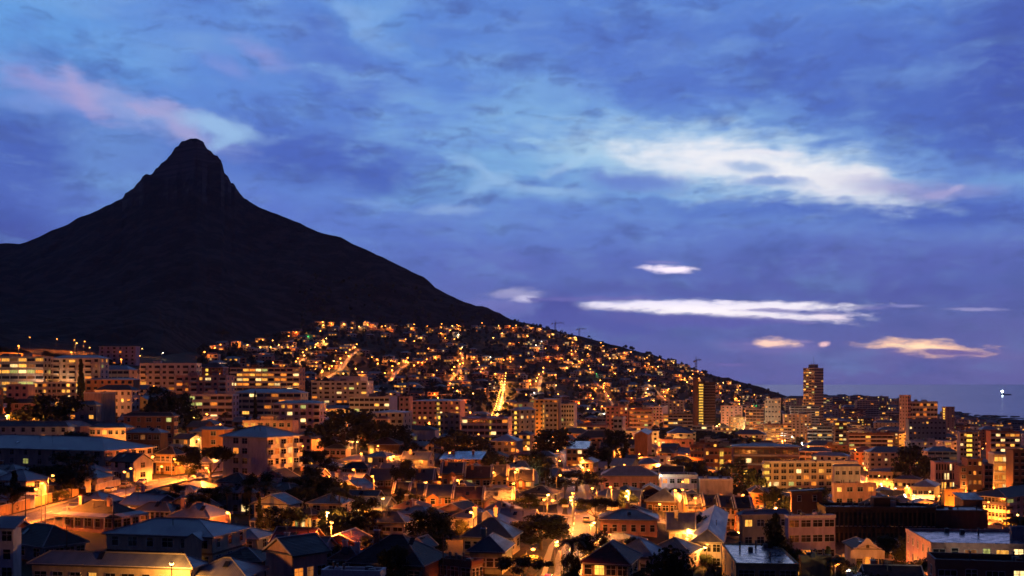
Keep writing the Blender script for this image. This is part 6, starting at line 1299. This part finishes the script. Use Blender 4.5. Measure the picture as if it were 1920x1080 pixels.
for n, (x, y, z) in enumerate(HILL):
    if n < 296:
        for _ in range(60):
            wall = rnd.choice(HW); roof = rnd.choice(('flat', 'hip', 'hip', 'gable')); rc = rnd.choice(('slate', 'rust', 'grey', 'dark')); fl = rnd.choice((1, 2, 2)); pi = rnd.choice((0, 0, 1, 1, 2, 3, 4, 5, 6, 7, 8)) 
            lb = f"{WN[wall]} {'tall' if fl > 1 else 'low'} {'flat' if roof == 'flat' else 'hipped' if roof == 'hip' else 'gabled'}-roofed house, {PTXT[pi] if fl > 1 or pi in (0, 1, 4) else 'some lit windows'}, {hill_place(x, y)}"
            if len(lb.split()) > 16: lb = lb.replace('on the skyline ', '').replace('some ', '').replace('all windows dark', 'unlit')
            if lb not in USED and len(lb.split()) <= 16 and not (fl == 1 and pi in (5, 7)): break
        W = rnd.choice((11., 13., 15.))
        parts = arch(wall, roof, rc, fl, PATS[pi], W)
        root = obj('hillside_house', None, None, (x, y, z-.2), rnd.uniform(-.45, .3)); tag(root, lb, 'house', 'houses spread over the hillside')
        for (nm, me, lo, rz) in parts: obj(nm, me, root, lo, rz)
    else:
        nfar += 1; W = rnd.uniform(9, 15); D = 9; H = 3.1*rnd.choice((1, 2, 2)); wm = wallm(rnd.choice(('white', 'cream', 'pink', 'grey', 'pale', 'lilac', 'brown'))); a = rnd.uniform(-.45, .3); ca, sa = math.cos(a), math.sin(a)
        tr = lambda p: (x+p[0]*ca-p[1]*sa, y+p[0]*sa+p[1]*ca, z+p[2])
        m = MB(); m.box(-W/2, W/2, -D/2, D/2, -1.5, H, wm)
        if rnd.random() < .5: m.box(-W/2-.5, W/2+.5, -D/2-.8, D/2+.5, H, H+.35, TRIM); m.box(-W/2-.3, W/2+.3, -D/2-.6, D/2+.3, H+.35, H+.4, roofm('slate'))
        else:
            e = [(-W/2-.5,-D/2-.5,H),(W/2+.5,-D/2-.5,H),(W/2+.5,D/2+.5,H),(-W/2-.5,D/2+.5,H)]; t1, t2 = (-W/2+4, 0, H+2.2), (W/2-4, 0, H+2.2); rm = roofm(rnd.choice(('rust', 'slate')))
            m.face([e[0], e[1], t2, t1], rm); m.face([e[1], e[2], t2], rm); m.face([e[2], e[3], t1, t2], rm); m.face([e[3], e[0], t1], rm)
        for f in range(int(H/3)):
            for c in range(3):
                p = rnd.choice(('warm', 'white', 'amber')) if rnd.random() < .30 else 'dark'; cx = -W/2+W*(c+.5)/3
                m.box(cx-1.1, cx+1.1, -D/2-.05, -D/2+.02, f*3.1+.8, f*3.1+2.4, PANE[p])
        off = len(far.v); far.v += [tr(p) for p in m.v]; far.f += [tuple(i+off for i in f) for f in m.f]; far.m += [far.mi(m.ms[k]) for k in m.m]
if far.v: tag(obj('distant_houses', far.mesh('distant_houses')), 'mass of small distant houses with scattered lit windows high on the hill', None, None, 'stuff')
print('far houses', nfar)
# scattered lamps between the hillside houses
k = 0
rnd.shuffle(HILL)
for (x, y, z) in HILL[:210]:
    k += 1; kk = rnd.choice(('sodium', 'sodium', 'sodium', 'sodium', 'yellow') if k % 7 else ('white', 'green', 'red') if k % 3 else ('sodium',))
    if kk == 'red': kk = 'sodium'
    lamp(x+rnd.uniform(-8, 8), y-rnd.uniform(8, 13), f"{dict(sodium='orange', yellow='yellow', white='white', green='green')[kk]} lamp standing {hill_place(x, y)}", rnd.choice((5., 7.)), arm=.6, k=kk, P={'sodium': 2800, 'yellow': 1800, 'white': 900, 'green': 400}[kk]*rnd.uniform(.3, 1.4), s=2.0, group=f"{dict(sodium='orange', yellow='yellow', white='white', green='green')[kk]} lamps {hill_place(x, y)}", name='garden_lamp')
# lamps added to light facades among the seaside blocks and mid town
k = 0
for t in range(1500):
    y = 200*(2300/200)**rnd.random(); px = rnd.uniform(-20, 1900) if y < 700 else rnd.uniform(600, 1900)
    if y > 900+max(0, (px-960))*1.2 and px < 1480: continue
    x = (px-CX)/F*y
    if T(px, y) < 4 or y > tab(YR, px)-100 or not free(x, y, 1.) or hides(x, y, 3, gz(x, y)+7, .2): continue
    if (1690 < px < 1900 or 1530 < px < 1640) and y < 300: continue
    k += 1
    if k > 190: break
    lamp(x, y, f"orange lamp {label_tail(px, y)}", 6, arm=.6, k=rnd.choice(('sodium', 'sodium', 'yellow')), P=rnd.uniform(1500, 6000), s=1. if y < 900 else 1.6, group='courtyard lamps '+label_tail(px, y), name='fill_lamp')
# ------------------------------------------------------------------ trees
rnd = random.Random(77); k = 0
for t in range(12000):
    y = 165*(600/165)**rnd.random(); px = rnd.uniform(-50, 1980); x = (px-CX)/F*y
    r = rnd.uniform(1.6, 3.)
    if not free(x, y, r*.25): continue
    kd = rnd.choice(('round', 'round', 'round', 'round', 'bush', 'bush', 'tall', 'palm', 'wide')); h = {'round': rnd.uniform(6, 12), 'bush': rnd.uniform(3.5, 6), 'tall': rnd.uniform(7, 12), 'palm': rnd.uniform(7, 10), 'wide': rnd.uniform(7, 10)}[kd]
    if hides(x, y, h*.6, gz(x, y)+h, .45): continue
    k += 1
    if k > 340: break
    mark(x, y, r); tree(kd, x, y, h, rnd.randrange(9), group=None)
k = 0
for t in range(6000):
    y = rnd.uniform(700, 1500); px = rnd.uniform(380, 1850); x = (px-CX)/F*y
    if not free(x, y, 2.5): continue
    k += 1
    if k > 70: break
    mark(x, y, 4); tree(rnd.choice(('round', 'round', 'wide')), x, y, rnd.uniform(8, 14), rnd.randrange(9))
# scrub and garden trees of the hillside that nobody could count
wood = MB(); k = 0
for t in range(9000):
    px = rnd.uniform(372, 1490); y = rnd.uniform(850, 2400)
    if y > tab(YR, px)+5: continue
    x = (px-CX)/F*y
    if y < tab(YF, px) and (not free(x, y, 2.5)): continue
    if y > tab(YF, px) and (px < 560 or rnd.random() < .3): continue
    k += 1
    if k > 2600: break
    z = gz(x, y); h = rnd.uniform(4, 9); 
    for i in range(22):
        d = Vector((rnd.gauss(0, 1), rnd.gauss(0, 1), rnd.gauss(0, 1))).normalized(); p = Vector((x, y, z+h*.55))+Vector((d.x*h*.45, d.y*h*.45, d.z*h*.42))*rnd.uniform(.6, 1.1)
        a = d.orthogonal().normalized(); c = d.cross(a); s = h*.16*rnd.uniform(.7, 1.4)
        wood.face([p-a*s-c*s, p+a*s-c*s*.8, p+a*s*.8+c*s, p-a*s*.9+c*s], LEAF)
tag(obj('hillside_vegetation', wood.mesh('vegetation')), 'dark trees and scrub filling the gaps between the hillside houses', None, None, 'stuff')

# ------------------------------------------------------------------ left street: bank, wall, fence, gatehouse
def along(P, px0, px1, off):
    out = []
    for i in range(len(P)-1):
        x, y = P[i]; dx, dy = P[i+1][0]-x, P[i+1][1]-y; L = math.hypot(dx, dy); q = (x-dy/L*off, y+dx/L*off)
        if px0 < wpx(*q) < px1: out.append(q)
    return out
for (p0, p1, lb, col_, hh) in [(-40, 152, 'long orange-lit stone retaining wall above the curved street', 'ochre', 2.2), (168, 232, 'bright yellow-lit garden wall past the gatehouse', 'cream', 1.7)]:
    A = along(r1, p0, p1, 7.2)
    if len(A) < 3: continue
    b = MB(); c = MB()
    for i in range(len(A)-1):
        (x0, y0), (x1, y1) = A[i], A[i+1]; dx, dy = x1-x0, y1-y0; L = math.hypot(dx, dy); nx, ny = -dy/L*.3, dx/L*.3; z0, z1 = gz(x0, y0), gz(x1, y1)
        q = [(x0, y0, z0-.8), (x1, y1, z1-.8), (x1+nx, y1+ny, z1-.8), (x0+nx, y0+ny, z0-.8)]
        b.hexa(q+[(q[0][0], q[0][1], z0+hh), (q[1][0], q[1][1], z1+hh), (q[2][0], q[2][1], z1+hh), (q[3][0], q[3][1], z0+hh)], wallm(col_))
        c.hexa([(x0-nx*.2, y0-ny*.2, z0+hh), (x1-nx*.2, y1-ny*.2, z1+hh), (x1+nx*1.2, y1+ny*1.2, z1+hh), (x0+nx*1.2, y0+ny*1.2, z0+hh), (x0-nx*.2, y0-ny*.2, z0+hh+.12), (x1-nx*.2, y1-ny*.2, z1+hh+.12), (x1+nx*1.2, y1+ny*1.2, z1+hh+.12), (x0+nx*1.2, y0+ny*1.2, z0+hh+.12)], TRIM)
    wl = obj('retaining_wall', b.mesh('retaining_wall')); tag(wl, lb, 'wall'); obj('coping', c.mesh('coping'), wl)
A = along(r10, -60, 215, 8.); b = MB()
for i in range(len(A)-1):
    (x0, y0), (x1, y1) = A[i], A[i+1]; z0, z1 = gz(x0, y0), gz(x1, y1)
    b.hexa([(x0,y0,z0-1),(x1,y1,z1-1),(x1,y1+1.2,z1-1),(x0,y0+1.2,z0-1),(x0,y0,z0+2.2),(x1,y1,z1+2.2),(x1,y1+1.2,z1+2.2),(x0,y0+1.2,z0+2.2)], wallm('ochre'))
wl = obj('added_bank_wall', b.mesh('added_bank_wall')); tag(wl, 'added orange-lit wall standing for the bank behind the upper street lamps', 'wall')  # wall added to catch the lamplight in place of a lit bank
for i in range(30):
    px = rnd.uniform(-30, 215); Yb = tab([(-60,725),(0,727),(150,744),(260,760)], px)+rnd.uniform(2, 22); tree('bush', (px-CX)/F*Yb, Yb, rnd.uniform(3, 6), i, 'orange-lit scrub bush on the bank above the upper street lamps', 'scrub bushes on the upper bank')
A = along(r1, -40, 148, 9.)
root = obj('garden_fence', None, None, (A[0][0], A[0][1], gz(*A[0]))); tag(root, 'see-through wire fence with posts running above the retaining wall', 'fence')
ox, oy, oz = root.location
b = MB()
for i in range(len(A)-1):
    (x0, y0), (x1, y1) = A[i], A[i+1]; z0, z1 = gz(x0, y0)+2.1, gz(x1, y1)+2.1
    for k in range(7): b.cyl((x0-ox, y0-oy, z0-oz+.1+k*.27), (x1-ox, y1-oy, z1-oz+.1+k*.27), .022, .022, POLE, 4, False)
    q = MB(); q.cyl((x0-ox, y0-oy, z0-oz-2.), (x0-ox, y0-oy, z0-oz+1.9), .06, .06, POLE, 6); obj('fence_post', q.mesh('fence_post'), root)
obj('fence_wire', b.mesh('fence_wire'), root)
x, y = (157-CX)/F*292, 292
root = obj('gatehouse', None, None, (x, y, gz(x, y)-.2), -.5); tag(root, 'narrow cream gate pillar house with arched top and dark doorway', 'gatehouse')
b = MB(); pr = [(-1.5,-1),(1.5,-1),(1.5,4.1),(1.2,4.9),(.6,5.3),(0,5.45),(-.6,5.3),(-1.2,4.9),(-1.5,4.1)]
b.face([(p[0], -1., p[1]) for p in pr], wallm('cream')); b.face([(p[0], 1., p[1]) for p in pr][::-1], wallm('cream'))
for i in range(len(pr)): a, c = pr[i], pr[(i+1) % len(pr)]; b.face([(a[0],-1.,a[1]),(a[0],1.,a[1]),(c[0],1.,c[1]),(c[0],-1.,c[1])], wallm('cream'))
obj('wall', b.mesh('wall'), root); b = MB(); b.box(-.5, .5, -1.06, -.98, 0, 2.2, WOOD); obj('door', b.mesh('door'), root); b = MB(); b.cyl((0,-1.08,4.2),(0,-.98,4.2),.4,.4,PANE['dark'],12); obj('window', b.mesh('window'), root)
for i in range(26):      # shrubs on the lit bank
    A2 = along(r1, -60, 250, 0); q = A2[i*len(A2)//26]; px = wpx(*q); dx = rnd.uniform(10.5, 24)
    j = min(len(A2)-2, i*len(A2)//26); ddx, ddy = A2[j+1][0]-A2[j][0], A2[j+1][1]-A2[j][1]; L = math.hypot(ddx, ddy); xx, yy = q[0]-ddy/L*dx, q[1]+ddx/L*dx
    tree('bush', xx, yy, rnd.uniform(2.5, 4.6), i, ['rounded orange-lit shrub on the planted bank behind the wire fence', 'leafy orange-lit bush near the tall starry lamp'][i % 2], 'shrubs on the planted bank '+'ab'[i % 2]) if free(xx, yy, .3) or i % 2 else None
# ------------------------------------------------------------------ cars
def car_on(P, i, off, colour, lb, flip=False):
    i = max(0, min(len(P)-2, i)); x, y = P[i]; dx, dy = P[i+1][0]-x, P[i+1][1]-y; L = math.hypot(dx, dy)
    x, y = x-dy/L*off, y+dx/L*off; car(x, y, math.atan2(dy, dx)+(math.pi if flip else 0), colour, lb, z=gz(*P[i])+.17)
def idx(P, px): return min(range(len(P)), key=lambda i: abs(wpx(*P[i])-px))
def idy(P, Y_): return min(range(len(P)), key=lambda i: abs(P[i][1]-Y_))
for (P_, i, off, c, lb, fl) in [(r1, idx(r1, 232), 3.3, 'white', 'white van-like car parked below the end of the long blue-roofed block', 0), (r1, idx(r1, 262), 3.3, 'silver', 'silver car parked beside the white car below the long block', 0), (r1, idx(r1, 288), 3.3, 'white', 'pale car parked near the orange balcony house', 1), (r1, idx(r1, 130), -3., 'silver', 'car parked alone by the retaining wall', 0), (r1, idx(r1, 240), -3.2, 'dark', 'dark car at the kerb opposite the long block', 0), (r1, idx(r1, 365), -3, 'white', 'white car on the bright bend before the cream block', 0),
   (r2, idy(r2, 268), -2.9, 'silver', 'car parked on the middle street under its brightest lamp', 0), (r2, idy(r2, 300), 2.8, 'white', 'pale car higher up the middle street', 1), (r2, idy(r2, 176), -2.6, 'white', 'yellow-lit pale car at the bottom of the middle street', 0), (r2, idy(r2, 168), -2.6, 'silver', 'silver car at the very bottom of the middle street', 0), (r2, idy(r2, 184), 2.6, 'red', 'red car at the bottom of the middle street', 1),
   (r3, idy(r3, 470), 4.5, 'white', 'white car parked before the middle floodlit shophouse', 0), (r3, idy(r3, 455), 4.5, 'silver', 'silver car parked before the hipped corner shophouse', 0), (r3, idy(r3, 500), -4.5, 'white', 'white car on the near kerb of the bright street', 0), (r3, idy(r3, 520), -4.5, 'red', 'red car on the near kerb of the bright street', 0), (r3, idy(r3, 362), 3., 'white', 'white car below the long hotel-like block', 0), (r3, idy(r3, 350), 3., 'dark', 'dark car below the long hotel-like block', 0), (r7, idx(r7, 1390), -2.6, 'dark', 'dark car at the end of the balcony terrace lane', 0), (r7, idx(r7, 1440), -2.6, 'silver', 'silver car in front of the orange two-storey house', 0), (r11, idx(r11, 110), 1., 'white', 'white car among the alley floodlights', 0), (r11, idx(r11, 135), 1., 'silver', 'silver car below the bright yellow alley wall', 0)]:
    car_on(P_, i, off, c, lb, fl)
# ------------------------------------------------------------------ utility poles
for (px, Y_, h, lb) in [(48, 214, 9, 'thin dark utility pole before the retaining wall'), (213, 192, 9, 'dark utility pole between the veranda house and the big blue roof'), (125, 178, 8, 'dark utility pole before the black-roofed white house'), (831, 176, 9, 'dark pole before the white rooftop terrace'), (578, 190, 8, 'dark pole before the lit lane'), (781, 270, 9, 'thin pole in front of the brightest gabled cottage')]:
    x = (px-CX)/F*Y_; root = obj('utility_pole', None, None, (x, Y_, gz(x, Y_))); tag(root, lb, 'utility pole', 'utility poles')
    b = MB(); b.cyl((0,0,-1),(0,0,h),.13,.09,WOOD,7); obj('pole', b.mesh('pole'), root); b = MB(); b.box(-.9,.9,-.05,.05,h-.7,h-.58,WOOD)
    for s in (-.8, -.3, .3, .8): b.cyl((s,0,h-.58),(s,0,h-.4),.05,.04,POLE,6)
    obj('crossarm', b.mesh('crossarm'), root)
# ------------------------------------------------------------------ cranes
def crane(px, Y_, ztop_px, jib, rz, lb):
    x = (px-CX)/F*Y_; z = gz(x, Y_); h = H0+(CY-ztop_px)/F*Y_-z; root = obj('tower_crane', None, None, (x, Y_, z), rz); tag(root, lb, 'crane', 'construction cranes on the skyline')
    b = MB(); s = .9
    for sx in (-s, s):
        for sy in (-s, s): b.cyl((sx,sy,0),(sx,sy,h),.2,.2,IRON,4)
    n = int(h/3)
    for i in range(n):
        for sy in (-s, s): b.cyl((-s if i % 2 else s, sy, h*i/n),(s if i % 2 else -s, sy, h*(i+1)/n),.13,.13,IRON,4,False)
    obj('mast', b.mesh('mast'), root); b = MB()
    b.cyl((0,0,h),(jib,0,h+.5),.28,.2,IRON,5); b.cyl((0,0,h+2),(jib,0,h+1.4),.15,.15,IRON,4); n = 10
    for i in range(n): b.cyl((jib*i/n,0,h+.2),(jib*(i+.5)/n,0,h+1.7),.1,.1,IRON,4,False); b.cyl((jib*(i+.5)/n,0,h+1.7),(jib*(i+1)/n,0,h+.2),.1,.1,IRON,4,False)
    obj('jib', b.mesh('jib'), root); b = MB(); b.cyl((0,0,h),(-jib*.32,0,h+.3),.28,.25,IRON,5); b.box(-jib*.32-1,-jib*.32+1,-.8,.8,h-2.2,h,CONC); obj('counter_jib', b.mesh('counter_jib'), root)
    b = MB(); b.cyl((0,0,h),(0,0,h+6),.4,.1,IRON,4); b.cyl((0,0,h+6),(jib*.7,0,h+1.6),.08,.08,IRON,4); b.cyl((0,0,h+6),(-jib*.3,0,h+.5),.08,.08,IRON,4); b.box(-.8,.8,-1.8,-.6,h-2.4,h-.1,TRIM); obj('cab', b.mesh('cab'), root)
crane(1041, 2100, 606, 20, .5, 'left construction crane standing on the hilltop skyline')
crane(1086, 2090, 617, 18, .7, 'right construction crane standing on the hilltop skyline')
crane(1305, 1500, 676, 14, -1.2, 'thin crane mast rising behind the brown tower')
# ------------------------------------------------------------------ ship, shore rocks, surf
Ys = H0*F/(741-CY); x = (1887-CX)/F*Ys
root = obj('ship', None, None, (x, Ys, 0), .25); tag(root, 'distant ship with dazzling white floodlight on the dark sea', 'ship')
b = MB(); L = 46
pr = [(-L,-6),(L*.7,-6.5),(L,0),(L*.7,6.5),(-L,6)]
b.face([(p[0], p[1], 9) for p in pr], IRON)
for i in range(5): a, c = pr[i], pr[(i+1) % 5]; b.face([(a[0]*.94,a[1]*.7,-1),(c[0]*.94,c[1]*.7,-1),(c[0],c[1],9),(a[0],a[1],9)], IRON)
obj('hull', b.mesh('hull'), root); b = MB(); b.box(-L+3,-L+20,-5.5,5.5,9,20,TRIM); b.box(-L+5,-L+16,-6.5,6.5,20,23,TRIM); b.cyl((-L+10,0,23),(-L+10,0,30),.6,.5,TRIM,6); obj('superstructure', b.mesh('superstructure'), root)
b = MB(); b.ball((-L+10,0,28),8.,glow('ship_flood', (.85,1,.9), 60),12,8); obj('floodlight', b.mesh('floodlight'), root)
ll = bpy.data.lights.new('ship_light', 'POINT'); ll.energy = 1e4; ll.color = (.8,1,.85); ll.shadow_soft_size = 6; obj('ship_light', ll, root, (-L+10, 0, 40))
rnd = random.Random(3)
for i in range(16):
    px = rnd.uniform(1770, 1930); Y_ = tab(YR, px)*rnd.uniform(.985, 1.10); x = (px-CX)/F*Y_; b = MB(); n = 9; Lr = rnd.uniform(14, 50); wd = rnd.uniform(6, 14); hh = rnd.uniform(1.2, 3.6)
    ring = [(Lr*math.cos(t*6.283/n)*rnd.uniform(.7, 1.15), wd*math.sin(t*6.283/n)*rnd.uniform(.7, 1.15)) for t in range(n)]
    tp = [(p[0]*.55, p[1]*.5, hh*rnd.uniform(.6, 1.2)) for p in ring]
    b.face(tp, GROUND)
    for k in range(n): b.face([(*ring[k], -3), (*ring[(k+1) % n], -3), tp[(k+1) % n], tp[k]], GROUND)
    tag(obj('shore_rock', b.mesh('shore_rock'), None, (x, Y_, 0), rnd.uniform(-.3, .3)), 'low dark rock reef at the sea edge beyond the last blocks', 'rock', 'rock reefs along the shore')
b = MB()
for i in range(12):
    px = rnd.uniform(1740, 1930); Y_ = tab(YR, px)*(1.015+.03*i/2+rnd.uniform(0, .02)); x = (px-CX)/F*Y_; L = rnd.uniform(30, 120); n = 14
    for k in range(n):
        u0, u1 = -L+2*L*k/n, -L+2*L*(k+1)/n; w0 = 2.2*math.sin(math.pi*k/n)+.3; w1 = 2.2*math.sin(math.pi*(k+1)/n)+.3; o0, o1 = fbm(x+u0, i*50, 40)*9, fbm(x+u1, i*50, 40)*9
        b.face([(x+u0, Y_+o0-w0-u0*.5, .25), (x+u1, Y_+o1-w1-u1*.5, .25), (x+u1, Y_+o1+w1-u1*.5, .25), (x+u0, Y_+o0+w0-u0*.5, .25)], FOAM)
tag(obj('surf', b.mesh('surf')), 'thin pale surf lines breaking off the rocky shore', None, None, 'stuff')
print('lights', NL[0], 'objects', len(COL))
def _haze(t, b, m):
    t.n.remove(b); v = t.new('ShaderNodeVolumePrincipled'); v.inputs['Color'].default_value = (.60,.66,.95,1); v.inputs['Density'].default_value = 3.4e-5; v.inputs['Anisotropy'].default_value = .3
    t.l.new(v.outputs[0], t.n['Material Output'].inputs['Volume'])
b = MB(); b.box(-9500, 12000, -600, 9600, -30, 760, mat('haze_air', _haze))
tag(obj('haze', b.mesh('haze')), 'thin evening haze lying over the town and hillside', None, None, 'stuff')
